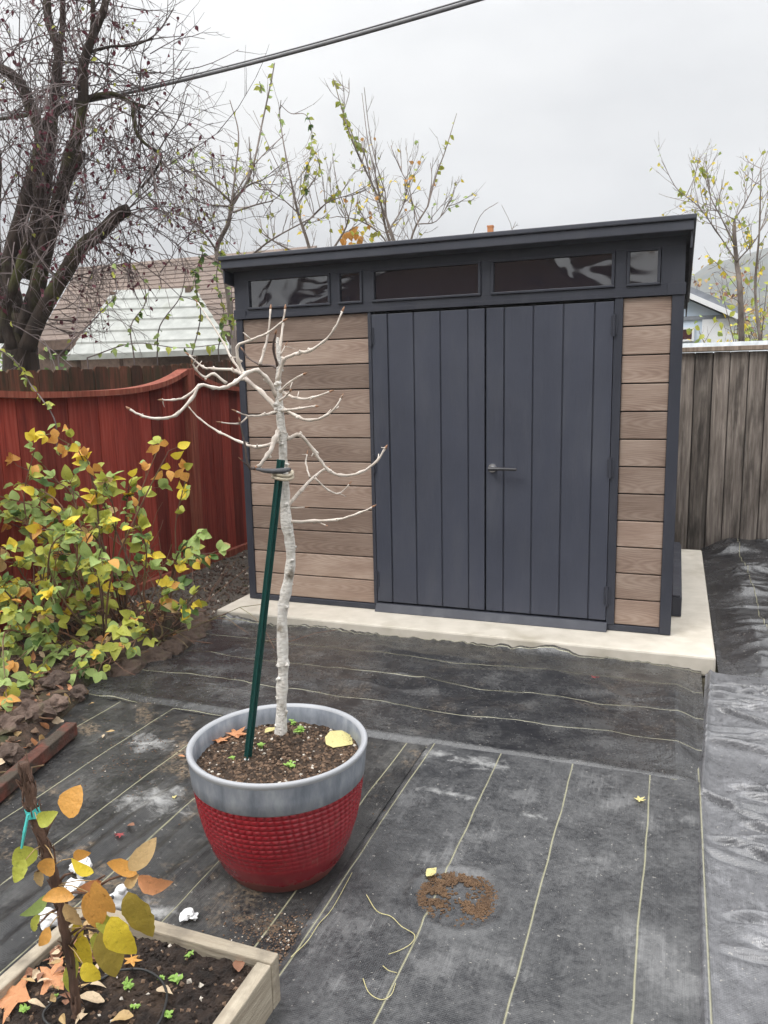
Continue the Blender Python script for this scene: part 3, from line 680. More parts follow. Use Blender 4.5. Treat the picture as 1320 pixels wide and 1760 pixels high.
# roof
def roofz(y): return 2.372-(y+.116)*(2.372-2.16)/(2.2+.116)
mb = MB()
x0, x1, y0, y1 = -.055, 2.785, -.122, 2.2
for (dx, dy, top, th) in ((0, 0, 0, .026), (.012, .012, -.027, .050)):
    a0, a1, b0, b1 = x0+dx, x1-dx, y0+dy, y1-dy
    mb.add([(a0, b0, roofz(b0)+top-th), (a1, b0, roofz(b0)+top-th), (a1, b1, roofz(b1)+top-th), (a0, b1, roofz(b1)+top-th),
            (a0, b0, roofz(b0)+top), (a1, b0, roofz(b0)+top), (a1, b1, roofz(b1)+top), (a0, b1, roofz(b1)+top)],
           [(0, 3, 2, 1), (4, 5, 6, 7), (0, 1, 5, 4), (1, 2, 6, 5), (2, 3, 7, 6), (3, 0, 4, 7)])
rf = mb.build('roof', MT['roof'], shed, bevel=.005)
for a0, a1 in ((2.760, 2.770), (-.040, -.030)):
    mb = MB(); mb.add([(a0, -.09, roofz(-.09)-.16), (a1, -.09, roofz(-.09)-.16), (a1, 2.17, roofz(2.17)-.14), (a0, 2.17, roofz(2.17)-.14), (a0, -.09, roofz(-.09)-.079), (a1, -.09, roofz(-.09)-.079), (a1, 2.17, roofz(2.17)-.079), (a0, 2.17, roofz(2.17)-.079)],
           [(0, 3, 2, 1), (4, 5, 6, 7), (0, 1, 5, 4), (1, 2, 6, 5), (2, 3, 7, 6), (3, 0, 4, 7)])
    mb.build('fascia', MT['trim'], rf)
mb = MB(); mb.box((2.744, .38, .094), (2.80, 2.04, .215)); mb.box((2.744, .38, .2155), (2.79, 2.04, .23)); mb.build('side_skirt', MT['trim'], shed, bevel=.004)

# ================================================================== FENCES
FX = -.93
def red_section(ya, yb, sag, label):
    o = thing('fence', (FX, (ya+yb)/2, 0), label, 'fence')
    n = int((yb-ya)/.135); st = (yb-ya)/n
    def top(y):
        t = (y-ya)/(yb-ya); return 1.665-sag*(1-(2*t-1)**4)*.75-sag*.25*(1-(2*t-1)**2)
    mb = MB()
    for i in range(n):
        a, b = ya+i*st+.002, ya+(i+1)*st-.002; za, zb = top(a)-.012, top(b)-.012; x = FX+random.uniform(-.004, .004); z0 = .14
        mb.add([(x-.018, a, z0), (x, a, z0), (x, b, z0), (x-.018, b, z0), (x-.018, a, za), (x, a, za), (x, b, zb), (x-.018, b, zb)],
               [(0, 3, 2, 1), (4, 5, 6, 7), (0, 1, 5, 4), (1, 2, 6, 5), (2, 3, 7, 6), (3, 0, 4, 7)], 0, random.random())
    mb.build('board_panel', MT['redfence'], o, bevel=.002)
    mb = MB(); ysq = np.linspace(ya+.001, yb-.001, 26); k = len(mb.v)
    for y in ysq:
        z = top(y); mb.v += [(FX-.05, y, z-.01), (FX+.055, y, z-.01), (FX+.055, y, z+.028), (FX-.05, y, z+.028)]
    for i in range(25):
        for j in range(4): mb.f.append([k+i*4+j, k+i*4+(j+1) % 4, k+(i+1)*4+(j+1) % 4, k+(i+1)*4+j]); mb.m.append(0); mb.t.append(.5)
    mb.f += [[k, k+3, k+2, k+1], [k+100, k+101, k+102, k+103]]; mb.m += [0, 0]; mb.t += [.5, .5]
    mb.build('cap_rail', MT['redrail'], o)
    mb = MB(); mb.box((FX-.03, ya+.001, .03), (FX+.035, yb-.001, .139)); mb.build('bottom_rail', MT['redrail'], o, bevel=.004)
    return o
def post(y, label):
    mb = MB(); mb.box((FX-.05, y-.046, -.02), (FX+.052, y+.046, 1.70))
    tag(mb.build('fence_post', MT['redrail'], bevel=.006), label, 'post', 'posts of the red fence')
red_section(-1.85, .66, .15, 'red stained board fence with dipping top rail, behind the leafy shrub')
post(.71, 'reddish fence post standing between the two red fence sections')
red_section(.76, 2.85, .15, 'shorter dark red fence section running behind the bare tree to the shed')
# neighbour's rusty fence behind
NX = -1.55
o = thing('fence', (NX, 1.0, 0), 'rusty brown mossy board fence seen above the red fence', 'fence')
mb = MB(); y = -4.0
while y < 5.2:
    wd = random.uniform(.135, .15); z1 = np.interp(y, [-4, .7, 5.2], [1.60, 1.73, 1.97])+random.uniform(-.012, .012); x = NX+random.uniform(-.005, .005)
    c_ = .02
    mb.add([(x-.018, y, 0), (x, y, 0), (x, y+wd-.004, 0), (x-.018, y+wd-.004, 0), (x-.018, y, z1-c_), (x, y, z1-c_), (x, y+wd-.004, z1-c_), (x-.018, y+wd-.004, z1-c_),
            (x-.018, y+c_, z1), (x, y+c_, z1), (x, y+wd-.004-c_, z1), (x-.018, y+wd-.004-c_, z1)],
           [(0, 3, 2, 1), (0, 1, 5, 4), (1, 2, 6, 5), (2, 3, 7, 6), (3, 0, 4, 7), (4, 5, 9, 8), (6, 7, 11, 10), (8, 9, 10, 11), (5, 6, 10, 9), (7, 4, 8, 11)], 0, random.random())
    y += wd
mb.build('board_panel', MT['rustfence'], o)
mb = MB(); mb.box((NX+.006, -4, 1.28), (NX+.045, 5.2, 1.37)); mb.build('rail', MT['rustfence'], o)
# grey fence at the back
o = thing('fence', (3.6, 2.95, 0), 'weathered grey brown board fence behind the shed on the right', 'fence')
mb = MB(); x = -.85
while x < 7.5:
    wd = random.uniform(.135, .15); yy = 2.95+random.choice((-.007, 0, .006)); mb.box((x, yy, -.02), (x+wd-random.uniform(.005, .012), yy+.0185, 1.765+random.uniform(-.006, .006)), 0, random.random()); mb.box((x+wd-.06, 2.984, -.02), (x+wd+.05, 2.9988, 1.76), 0, random.random()*.3); x += wd
mb.build('board_panel', MT['greyfence'], o, bevel=.002)
mb = MB(); mb.box((-.85, 2.90, 1.772), (7.5, 3.05, 1.812)); mb.build('cap_rail', MT['greyrail'], o, bevel=.004)
mb = MB(); mb.box((-.85, 3.0, .4), (7.5, 3.035, .49)); mb.box((-.85, 3.0, 1.5), (7.5, 3.035, 1.59)); mb.build('rail', MT['greyrail'], o)
# corrugated strip on the neighbour's side, showing over the cap
mb = MB(); xs = np.linspace(1.5, 7.5, 600); P = np.zeros((2, 600, 3))
for j, z in enumerate((.2, 1.858)):
    P[j, :, 0] = xs; P[j, :, 1] = 3.16+.018*np.sin(xs*2*math.pi/.105); P[j, :, 2] = z
mb.grid(P); o = mb.build('corrugated_sheet', MT['corr'], smooth=True)
sol = o.modifiers.new('thick', 'SOLIDIFY'); sol.thickness = .004
tag(o, 'pale corrugated metal edge peeking over the grey fence top', 'metal sheet')

# ================================================================== HOUSES BEHIND
# left neighbour: brown hip roof with a white panelled lean-to roof in front
yE, yR = 7.0, 10.2
eL = PY(62, 590, yE); rL = PY(135, 462, yR); rR = PY(620, 425, yR)
xl, xr_, zE, zR = eL.x, PY(545, 430, yR).x-.2, eL.z, rL.z
o = thing('house', ((xl+xr_)/2, yR, 0), 'neighbour house with brown shingle hip roof beyond the left fences', 'house')
mb = MB(); mb.box((xl-.22, yE+.12, -.02), (xr_, yR+3, zE-.02)); mb.build('wall', MT['fascia'], o)
mb = MB(); n_ = 16
yB = yR+3.2
for i in range(n_):       # courses of shingles as slightly overlapping steps
    t0, t1 = i/n_, (i+1)/n_
    def pt(t, side): 
        xx = (xl+(rL.x-xl)*t) if side == 0 else xr_+.2
        return Vector((xx, yE+(yR-yE)*t, zE+(zR-zE)*t))
    a, b, c_, d_ = pt(t0, 0), pt(t0, 1), pt(t1, 1), pt(t1, 0)
    up_ = Vector((0, 0, .05)); mb.prism([a, b, c_-Vector((0, 0, .02)), d_-Vector((0, 0, .02))], up_, 0, random.random())
mb.add([(xl, yE, zE), (rL.x, yR, zR), (xl, yB, zE)], [(0, 1, 2)], 0, .5)
mb.add([(xl, yB, zE), (rL.x, yR, zR), (xr_+.2, yR, zR), (xr_+.2, yB, zE)], [(0, 1, 2, 3)], 0, .5)
mb.build('roof', MT['shingle'], o)
mb = MB(); mb.box((xl-.02, yE-.03, zE-.14), (xr_+.2, yE-.005, zE+.03)); mb.build('fascia', MT['fascia'], o)
yA0, yA1 = 5.3, 6.6
A0, A1, B0, B1 = PY(116, 613, yA0), PY(402, 606, yA0), PY(196, 500, yA1), PY(334, 496, yA1)
lean = thing('lean_to_roof', ((A0.x+A1.x)/2, yA0, 0), 'white panelled lean-to roof above the rusty fence on the left', 'roof')
mb = MB(); n_ = 6
for i in range(n_):
    t0, t1 = i/n_, (i+1)/n_
    a, b, c_, d_ = A0.lerp(B0, t0), A1.lerp(B1, t0), A1.lerp(B1, t1), A0.lerp(B0, t1)
    mb.prism([a, b, c_-Vector((0, 0, .03)), d_-Vector((0, 0, .03))], (0, .006, .042), 0, random.random())
mb.build('roof_panel', MT['whitepaint'], lean)
mb = MB(); mb.box((A0.x, yA0-.03, A0.z-.06), (A1.x, yA0-.002, A0.z+.02)); mb.build('gutter', MT['whitepaint'], lean)
for x in (A0.x+.1, A1.x-.1): mb = MB(); mb.box((x-.05, yA0+.02, -.02), (x+.05, yA0+.12, A0.z-.01)); mb.build('post', MT['fascia'], lean)
for x in (B0.x+.05, B1.x-.05): mb = MB(); mb.box((x-.05, yA1-.12, -.02), (x+.05, yA1-.02, B0.z-.03)); mb.build('post', MT['fascia'], lean)
# house behind the shed with only its clay chimney pot showing
yC = 9.0; cp = PY(843, 397, yC)
o = thing('outbuilding', (cp.x, yC, 0), 'low building hidden behind the shed with an orange clay chimney pot', 'building')
mb = MB(); mb.box((cp.x-1.3, yC-.6, -.02), (cp.x+.6, yC+2.2, cp.z-1.4)); mb.build('wall', MT['fascia'], o)
mb = MB(); mb.prism([(cp.x-1.5, yC-.8, cp.z-1.45), (cp.x+.8, yC-.8, cp.z-1.45), (cp.x+.8, yC+.8, cp.z-.85), (cp.x-1.5, yC+.8, cp.z-.85)], (0, 0, .06)); mb.prism([(cp.x-1.5, yC+.801, cp.z-.85), (cp.x+.8, yC+.801, cp.z-.85), (cp.x+.8, yC+2.4, cp.z-1.45), (cp.x-1.5, yC+2.4, cp.z-1.45)], (0, 0, .06)); rr = mb.build('roof', MT['shingle'], o)
mb = MB(); mb.box((cp.x-.045, yC-.045, cp.z-1.3), (cp.x+.045, yC+.045, cp.z+.06)); mb.box((cp.x-.052, yC-.052, cp.z+.0601), (cp.x+.052, yC+.052, cp.z+.085)); mb.build('chimney', MT['clay'], rr)
# pale blue gable house on the right
yH = 14.0; ev = PY(1278, 545, yH); s1 = PY(1190, 507, yH)
sl = (s1.z-ev.z)/(ev.x-s1.x); half = 2.9; pk = Vector((ev.x-half, yH, ev.z+half*sl))
o = thing('house', (pk.x, yH, 0), 'pale blue gabled house beyond the grey fence', 'house')
mb = MB(); z0 = -.02
mb.add([(pk.x-half+.2, yH+.25, z0), (ev.x-.2, yH+.25, z0), (ev.x-.2, yH+.25, ev.z-.02), (pk.x, yH+.25, pk.z-.1), (pk.x-half+.2, yH+.25, ev.z-.02),
        (pk.x-half+.2, yH+7, z0), (ev.x-.2, yH+7, z0), (ev.x-.2, yH+7, ev.z-.02), (pk.x, yH+7, pk.z-.1), (pk.x-half+.2, yH+7, ev.z-.02)],
       [(0, 1, 2, 3, 4), (9, 8, 7, 6, 5), (1, 6, 7, 2), (5, 0, 4, 9), (0, 5, 6, 1)])
wl = mb.build('wall', MT['houseblue'], o)
mb = MB()
for sx in (1, -1):
    e_ = Vector((pk.x+sx*half, yH, ev.z)); t_ = pk
    mb.prism([e_, t_, t_+Vector((0, 7.2, 0)), e_+Vector((0, 7.2, 0))], (0, 0, .16))
mb.build('roof', MT['bluegrey'], o)
mb = MB()
for sx in (1, -1):
    e_ = Vector((pk.x+sx*half, yH-.03, ev.z-.10)); t_ = Vector((pk.x, yH-.03, pk.z-.10))
    mb.prism([e_, t_, t_+Vector((0, 0, .12)), e_+Vector((0, 0, .12))], (0, .025, 0))
mb.build('bargeboard', MT['housetrim'], o)
wc = PY(1180, 574, yH+.2)
mb = MB()
for a, b in (((-.16, -.16), (.16, -.12)), ((-.16, .10), (.16, .14)), ((-.16, -.1199), (-.11, .0999)), ((.11, -.1199), (.16, .0999))): mb.box((wc.x+a[0], yH+.18, wc.z+a[1]), (wc.x+b[0], yH+.249, wc.z+b[1]))
wn_ = mb.build('window', MT['housetrim'], o)
mb = MB(); mb.box((wc.x-.1099, yH+.21, wc.z-.1199), (wc.x+.1099, yH+.248, wc.z+.0999)); mb.build('pane', MT['darkwin'], wn_)
mb = MB(); pq = PY(1236, 568, yH+.2); mb.box((pq.x-.35, yH+.2, .6), (pq.x+.35, yH+.249, pq.z+.25)); mb.build('pale_panel', MT['housetrim'], o)
mb = MB(); hz = PY(1230, 543, yH+.2).z; mb.box((pk.x-half+.2, yH+.21, hz-.06), (ev.x-.2, yH+.249, hz+.02)); mb.build('trim_band', MT['bluegrey'], o)

# unseen house, added behind the camera so the shed's high windows mirror something dark
o = thing('house', (1.0, -13, 0), 'unseen brown gabled house added behind the viewer for the shed windows to mirror', 'house')
mb = MB(); mb.add([(-5, -11, -.02), (1.9, -11, -.02), (1.9, -11, 3.3), (-1.55, -11, 5.6), (-5, -11, 3.3), (-5, -18, -.02), (1.9, -18, -.02), (1.9, -18, 3.3), (-1.55, -18, 5.6), (-5, -18, 3.3)],
    [(4, 3, 2, 1, 0), (5, 6, 7, 8, 9), (2, 7, 6, 1), (9, 4, 0, 5), (0, 1, 6, 5)]); mb.box((1.9005, -15, -.02), (9, -12, 2.6)); mb.build('wall', MT['fascia'], o)
mb = MB()
for sx in (1, -1): mb.prism([(-1.55+sx*3.9, -10.6, 3.03), (-1.55, -10.6, 5.63), (-1.55, -18.4, 5.63), (-1.55+sx*3.9, -18.4, 3.03)], (0, 0, .14))
mb.prism([(2.4, -11.5, 2.75), (9.4, -11.5, 2.75), (9.4, -13.5, 4.3), (2.4, -13.5, 4.3)], (0, 0, .12)); mb.prism([(2.4, -13.501, 4.3), (9.4, -13.501, 4.3), (9.4, -15.5, 2.75), (2.4, -15.5, 2.75)], (0, 0, .12))
mb.build('roof', MT['shingle'], o)

# ================================================================== TREES
def limb(mb, P, r0, r1, n=8, mat=0, k=4, knob=.06):
    Q = spline(P, k); mb.tube(Q, rads(r0, r1, len(Q)), n, mat, .5, knob=knob); return Q

# ---- big dark tree at the left
TB = D(30, 640, 7.2); TB.z = 0
bt = thing('tree', TB, 'large bare tree with dark mossy trunks and purplish twigs at the left', 'tree')
def TP(L, off=0.0): return [V(u, v, TB, off+0*i) for i, (u, v) in enumerate(L)]
mb = MB(); limbs = []
def L_(pts, r0, r1, off=0.0, n=9): limbs.append((limb(mb, TP(pts, off), r0*.62, r1*.72, n, 0, 5), r0))
limbs.append((limb(mb, [TB+Vector((0, 0, -.05)), V(38, 640, TB), V(34, 590, TB), V(28, 540, TB)], .19, .11, 12), .2))
L_([(30, 560), (18, 480), (20, 433), (43, 350), (63, 283), (70, 233), (53, 187), (37, 147), (13, 123), (-30, 110)], .13, .05)
L_([(40, 575), (62, 500), (77, 433), (100, 350), (117, 283), (133, 227), (143, 167), (143, 117), (157, 67), (180, 10), (190, -60)], .13, .035, -.15)
L_([(45, 480), (68, 380), (80, 310), (87, 233), (97, 133), (100, 83), (83, 33), (80, -40)], .10, .045, .2)
L_([(100, 83), (107, 50), (108, 0), (112, -50)], .045, .03, .2)
L_([(45, 600), (68, 545), (105, 480), (140, 425), (173, 400), (205, 368), (222, 360)], .12, .07, -.3)
L_([(75, 215), (100, 190), (143, 173), (177, 163), (200, 163), (227, 177), (250, 185)], .06, .018, -.1)
L_([(229, 177), (230, 207), (237, 233), (257, 253), (277, 267), (267, 293), (243, 323)], .028, .013, -.1)
L_([(10, 590), (2, 500), (-10, 400), (-5, 280), (-25, 150)], .11, .04, .3)
L_([(20, 600), (10, 540), (30, 470), (45, 420), (62, 360), (60, 300)], .08, .035, -.35)
L_([(157, 67), (160, 30), (158, -30)], .04, .025, -.15)
L_([(153, 90), (190, 80), (230, 78), (262, 65)], .022, .008, -.15)
L_([(0, 205), (40, 200), (70, 195)], .022, .018, .1)
L_([(100, 350), (140, 270), (145, 265)], .05, .03, -.2)
tr = mb.build('trunk', MT['bark'], bt, smooth=True)
mb = MB(); lv = MB()
def redleaves(pts, d, lev):
    if lev <= 1 and random.random() < .26:
        for q in pts[1:]:
            if random.random() < .33:
                a = (rv(1)+Vector((0, 0, -.9))).normalized(); lv.leaf(q, a, rv(1), random.uniform(.03, .06), random.uniform(.02, .035), 0 if random.random() < .93 else 1)
for Q, r0 in limbs[1:]:
    for i in range(2, len(Q)):
        nn = 2 if r0 > .05 else 1
        for k in range(nn):
            if random.random() < .33:
                t = (Q[i]-Q[i-1]).normalized(); dd = (t*.4+rv(1).normalized()+Vector((0, 0, .25))).normalized()
                twigs(mb, Q[i], dd, random.uniform(.4, .95), .0075, 2 if random.random() < .55 else 3, 0, .55 if random.random() < .5 else -.2, 0, (2, 4), 3, .75, redleaves, .16)
# curtain of fine hanging twigs in the crown
for i in range(40):
    u, v = random.uniform(-60, 150), random.uniform(-40, 420); p = V(u, v, TB, random.uniform(-.8, .9))
    twigs(mb, p, Vector((random.uniform(-.4, .4), random.uniform(-.3, .3), -1 if random.random() < .7 else .8)), random.uniform(.5, .95), .0055, 2, 0, .5, 0, (2, 3), 3, .6, redleaves, .13)
for i in range(46):
    u, v = random.uniform(150, 275), random.uniform(60, 330); p = V(u, v, TB, random.uniform(-.4, .4))
    twigs(mb, p, Vector((random.uniform(-.2, .9), 0, random.uniform(-.7, .7))), random.uniform(.35, .7), .005, 2, 0, .2, 0, (2, 3), 3, .7, redleaves, .25)
for i in range(40):
    u, v = random.uniform(80, 330), random.uniform(350, 470); p = V(u, v, TB, random.uniform(-.6, .5))
    twigs(mb, p, rv(1)+Vector((.3, 0, .2)), random.uniform(.35, .7), .006, 2, 0, .1, 0, (2, 4), 3, .8, redleaves, .25)
mb.build('twigs', MT['twig'], bt); 
lv.build('leaves', [MT['redbud'], MT['limeleaf']], bt)

# ---- vines with leaves hanging over the fences on the left
vines = MB(); vl = MB()
def vine(pts, r=.006, nl=12, mats=(0, 1), size=.06, dep=None):
    Q = spline(pts, 5); vines.tube(Q, rads(r, r*.6, len(Q)), 4, 0)
    for i in range(nl):
        t = random.uniform(.1, 1)*(len(Q)-1); j = min(int(t), len(Q)-2); q = Q[j].lerp(Q[j+1], t-j)
        d = (rv(1)+Vector((0, 0, -.5))).normalized(); vl.leaf(q, d, rv(1)+Vector((0, -1, .6)), size*random.uniform(.7, 1.3), size*random.uniform(.55, .8), random.choice(mats))
vb = V(200, 640, D(200, 640, 6.3)); vb.z = 0
for pts, nl, sz in (([(100, 612), (170, 540), (200, 500), (190, 440)], 10, .06), ([(230, 612), (225, 560), (250, 520), (245, 470)], 14, .06), ([(330, 610), (345, 540), (335, 480), (350, 430)], 34, .07),
                ([(375, 600), (385, 540), (372, 480), (380, 430)], 46, .07), ([(270, 612), (275, 560), (310, 510), (320, 460)], 10, .055), ([(150, 615), (230, 590), (310, 598), (390, 590)], 16, .07), ([(395, 590), (400, 540), (395, 470)], 26, .06)):
    b_ = D(0, 0, 1); P0 = PXX(pts[0][0], 612, NX-.22)
    vine([V(u, v, P0, random.uniform(-.1, .1)) for u, v in pts], .006, nl, (0, 0, 1, 2), sz)
    # root it behind the fence
    q = V(*pts[0], P0); vines.tube([q, Vector((q.x, q.y, 0))], [.006, .008], 4, 0)
v_ = thing('climbing_vine', vb, 'thin climbing vines with scattered green leaves in front of the white lean-to roof', 'vine')
vines.build('stems', MT['twig'], v_); vl.build('leaves', [MT['greenleaf'], MT['limeleaf'], MT['darkleaf']], v_)
vines = MB(); vl = MB()
P0 = PXX(25, 640, -1.1)
vine([V(-40, 590, P0), V(5, 605, P0), V(30, 625, P0), V(52, 660, P0), V(75, 690, P0, -.25), V(95, 725, P0, -.3), V(98, 770, P0, -.3)], .006, 26, (0, 1, 1), .05)
v_ = thing('climbing_vine', V(-40, 640, P0)*1, 'drooping vine with yellow green leaves hanging over the red fence', 'vine')
vines.build('stem', MT['twig'], v_); vl.build('leaves', [MT['greenleaf'], MT['limeleaf']], v_)

# ---- pruned fruit trees behind the shed
def fruit_tree(basepx, dep, name_label, limbs_px, shoots, leaf_sets, ntw=10, seed=1, twL=.5, extra=None):
    random.seed(seed)
    B = D(basepx[0], basepx[1], dep); B.z = 0
    t = thing('tree', B, name_label, 'tree'); mb = MB(); tw = MB(); lf = MB(); 
    Q0 = V(basepx[0], basepx[1], B); mb.tube([B, B.lerp(Q0, .5)+rv(.03), Q0], [.05, .04, .032], 8, 0, knob=.08)
    def cb(pts, d, lev):
        if leaf_sets and random.random() < leaf_sets[0]:
            q = random.choice(pts); lf.leaf(q, rv(1)+Vector((0, 0, -.5)), rv(1)+Vector((0, -1, .5)), random.uniform(.04, .07), random.uniform(.03, .05), random.choice(leaf_sets[1]))
    for P, r0, r1 in limbs_px:
        Q = limb(mb, [V(u, v, B, random.uniform(-.12, .12)) for u, v in P], r0*.62, r1*.62, 6, 0, 4)
        for i in range(2, len(Q)):
            if random.random() < ntw/10:
                dd = ((Q[i]-Q[i-1]).normalized()*.5+rv(1)+Vector((0, 0, .45))).normalized(); twigs(tw, Q[i], dd, random.uniform(.5, 1)*twL, .006, 2, 0, -.3, 0, (1, 3), 3, .7, cb, .18)
    for P, r0, r1, nl, mats in shoots:
        Q = spline([V(u, v, B, random.uniform(-.1, .1)) for u, v in P], 5); tw.tube(Q, rads(r0, r1, len(Q)), 4, 0)
        for i in range(nl):
            a = random.uniform(.35, 1)*(len(Q)-1); j = min(int(a), len(Q)-2); q = Q[j].lerp(Q[j+1], a-j)
            lf.leaf(q, rv(1)+Vector((0, 0, -.4)), rv(1)+Vector((0, -1, .4)), random.uniform(.05, .085), random.uniform(.035, .055), random.choice(mats))
        for i in range(3, len(Q)-2):
            if random.random() < .35: twigs(tw, Q[i], (Q[i+1]-Q[i]).normalized()+rv(.8), random.uniform(.08, .3), .004, 1, 0, -.3, 0, (1, 2), 3, .7, None, .15)
    mb.build('trunk', MT['barklight'], t, smooth=True); tw.build('branches', MT['shoot'], t)
    if extra: extra(lf, B)
    if lf.v: lf.build('leaves', [MT['greenleaf'], MT['limeleaf'], MT['yellowleaf'], MT['orangeleaf'], MT['darkleaf']], t, smooth=True)
    return t
fruit_tree((400, 560), 8.6, 'bare pruned fruit tree with a knuckle of branches behind the shed left end',
    [([(398, 560), (388, 480), (372, 430), (392, 385), (398, 348)], .05, .035), ([(398, 348), (425, 320), (450, 310)], .022, .010), ([(398, 348), (370, 322), (335, 300), (308, 288)], .022, .008),
     ([(398, 355), (360, 352), (330, 342)], .018, .008), ([(372, 430), (350, 400), (320, 375), (270, 360)], .02, .008), ([(400, 365), (440, 352), (470, 345)], .018, .008), ([(385, 470), (430, 440), (470, 410), (540, 372)], .022, .010)],
    [([(398, 348), (404, 300), (410, 230), (395, 172)], .012, .005, 4, (1,)), ([(402, 350), (432, 295), (452, 205), (466, 140), (472, 108)], .013, .005, 12, (0, 1)), ([(395, 348), (385, 300), (378, 250)], .008, .004, 1, (1,)),
     ([(450, 160), (446, 140)], .006, .004, 8, (0, 1)), ([(400, 340), (440, 280), (490, 230)], .008, .004, 0, (1,)), ([(420, 330), (430, 280), (428, 235)], .007, .004, 0, (1,)), ([(372, 325), (365, 280), (362, 255)], .007, .004, 2, (1,)), ([(340, 302), (330, 270), (345, 240)], .006, .004, 1, (1,))],
    (.2, (0, 1, 1)), 11, 11, .45)
fruit_tree((545, 480), 9.0, 'bare fruit tree with a leafy drooping shoot above the shed roof',
    [([(545, 480), (530, 420), (512, 365), (500, 310)], .04, .018), ([(545, 470), (590, 400), (600, 370)], .025, .010), ([(540, 450), (480, 420), (450, 400)], .022, .010), ([(520, 390), (560, 350), (600, 335)], .015, .007), ([(512, 365), (470, 330), (440, 325)], .014, .007)],
    [([(500, 310), (488, 250), (481, 200), (483, 172)], .010, .004, 6, (0,)), ([(482, 180), (500, 195), (525, 197), (536, 225), (533, 270), (522, 310), (522, 335)], .006, .004, 46, (0, 1, 1, 4)), ([(512, 350), (545, 300), (550, 280)], .007, .004, 3, (0, 1)), ([(505, 330), (480, 290), (435, 190)], .007, .003, 2, (1,)),
     ([(560, 360), (555, 310), (545, 270)], .006, .004, 3, (1,)), ([(540, 370), (570, 340), (583, 325)], .006, .004, 14, (0, 1, 2))],
    (.25, (0, 1, 1, 2)), 11, 23, .45)
def orange_bits(lf, B):
    for i in range(16):
        p = V(random.gauss(600, 12), random.gauss(405, 9), B, random.uniform(-.1, .1)); lf.leaf(p, rv(1)+Vector((0, 0, -.6)), Vector((0, -1, .3))+rv(.6), .1, .08, 3)
    for i in range(30):
        p = V(random.gauss(628, 22), random.gauss(375, 26), B, random.uniform(-.2, .2)); lf.leaf(p, rv(1)+Vector((0, 0, -.6)), rv(1)+Vector((0, -1, 0)), .08, .055, random.choice((1, 2, 3)))
fruit_tree((690, 470), 9.3, 'vase shaped fruit tree with upright shoots and orange leaves above the shed roof',
    [([(690, 470), (665, 400), (655, 350), (645, 300)], .035, .016), ([(690, 470), (680, 420), (650, 340), (622, 280)], .035, .014), ([(695, 470), (710, 400), (735, 355)], .03, .014), ([(685, 470), (660, 410), (620, 380), (580, 372)], .022, .008), ([(680, 430), (665, 380), (662, 330)], .022, .012), ([(720, 385), (750, 380), (775, 345)], .012, .006), ([(665, 400), (690, 360), (700, 320), (690, 295)], .016, .008)],
    [([(622, 280), (605, 240), (590, 195), (573, 135)], .013, .005, 34, (0, 1, 1)), ([(640, 320), (625, 260), (610, 240), (592, 200)], .010, .005, 26, (0, 1)), ([(645, 300), (632, 240), (622, 160)], .008, .004, 0, (1,)), ([(662, 330), (645, 275), (634, 220), (626, 150)], .008, .004, 0, (1,)),
     ([(735, 355), (750, 300), (765, 260), (785, 195)], .012, .004, 10, (1, 1, 2)), ([(735, 355), (742, 310), (740, 280)], .008, .004, 0, (1,)), ([(690, 295), (675, 260), (672, 250)], .006, .004, 0, (1,)), ([(720, 390), (705, 330), (705, 285)], .008, .004, 1, (1,)), ([(600, 375), (580, 320), (572, 270)], .007, .004, 3, (1,)), ([(590, 215), (592, 170), (588, 140)], .005, .003, 0, (1,)), ([(588, 200), (600, 160), (598, 150)], .005, .003, 0, (1,))],
    (.22, (0, 1, 2, 2, 3)), 12, 31, .42, orange_bits)
fruit_tree((800, 430), 9.6, 'thin bare twigs rising over the middle of the shed roof',
    [([(800, 440), (825, 372), (856, 348)], .010, .005), ([(870, 440), (880, 395), (862, 352)], .008, .004)], [], None, 2, 41, .2)
fruit_tree((1275, 600), 9.8, 'slim fruit tree with sparse yellow green leaves beyond the grey fence',
    [([(1275, 600), (1272, 500), (1266, 450), (1262, 400), (1262, 378)], .06, .03), ([(1262, 420), (1240, 375), (1222, 340), (1211, 298)], .016, .006), ([(1266, 450), (1232, 398), (1200, 355), (1172, 333)], .014, .006), ([(1262, 378), (1280, 350), (1302, 308)], .016, .007), ([(1262, 378), (1240, 365), (1215, 360)], .010, .005), ([(1308, 600), (1298, 500), (1305, 400), (1308, 290)], .035, .010), ([(1266, 450), (1300, 410), (1320, 360)], .016, .007)],
    [([(1211, 298), (1206, 292)], .004, .003, 8, (1, 0)), ([(1172, 333), (1168, 330)], .004, .003, 8, (0, 1)), ([(1270, 500), (1240, 460), (1215, 440)], .006, .003, 14, (1, 2)), ([(1290, 440), (1285, 390)], .006, .004, 16, (1, 2))],
    (.5, (1, 1, 2, 0)), 12, 51, .5)
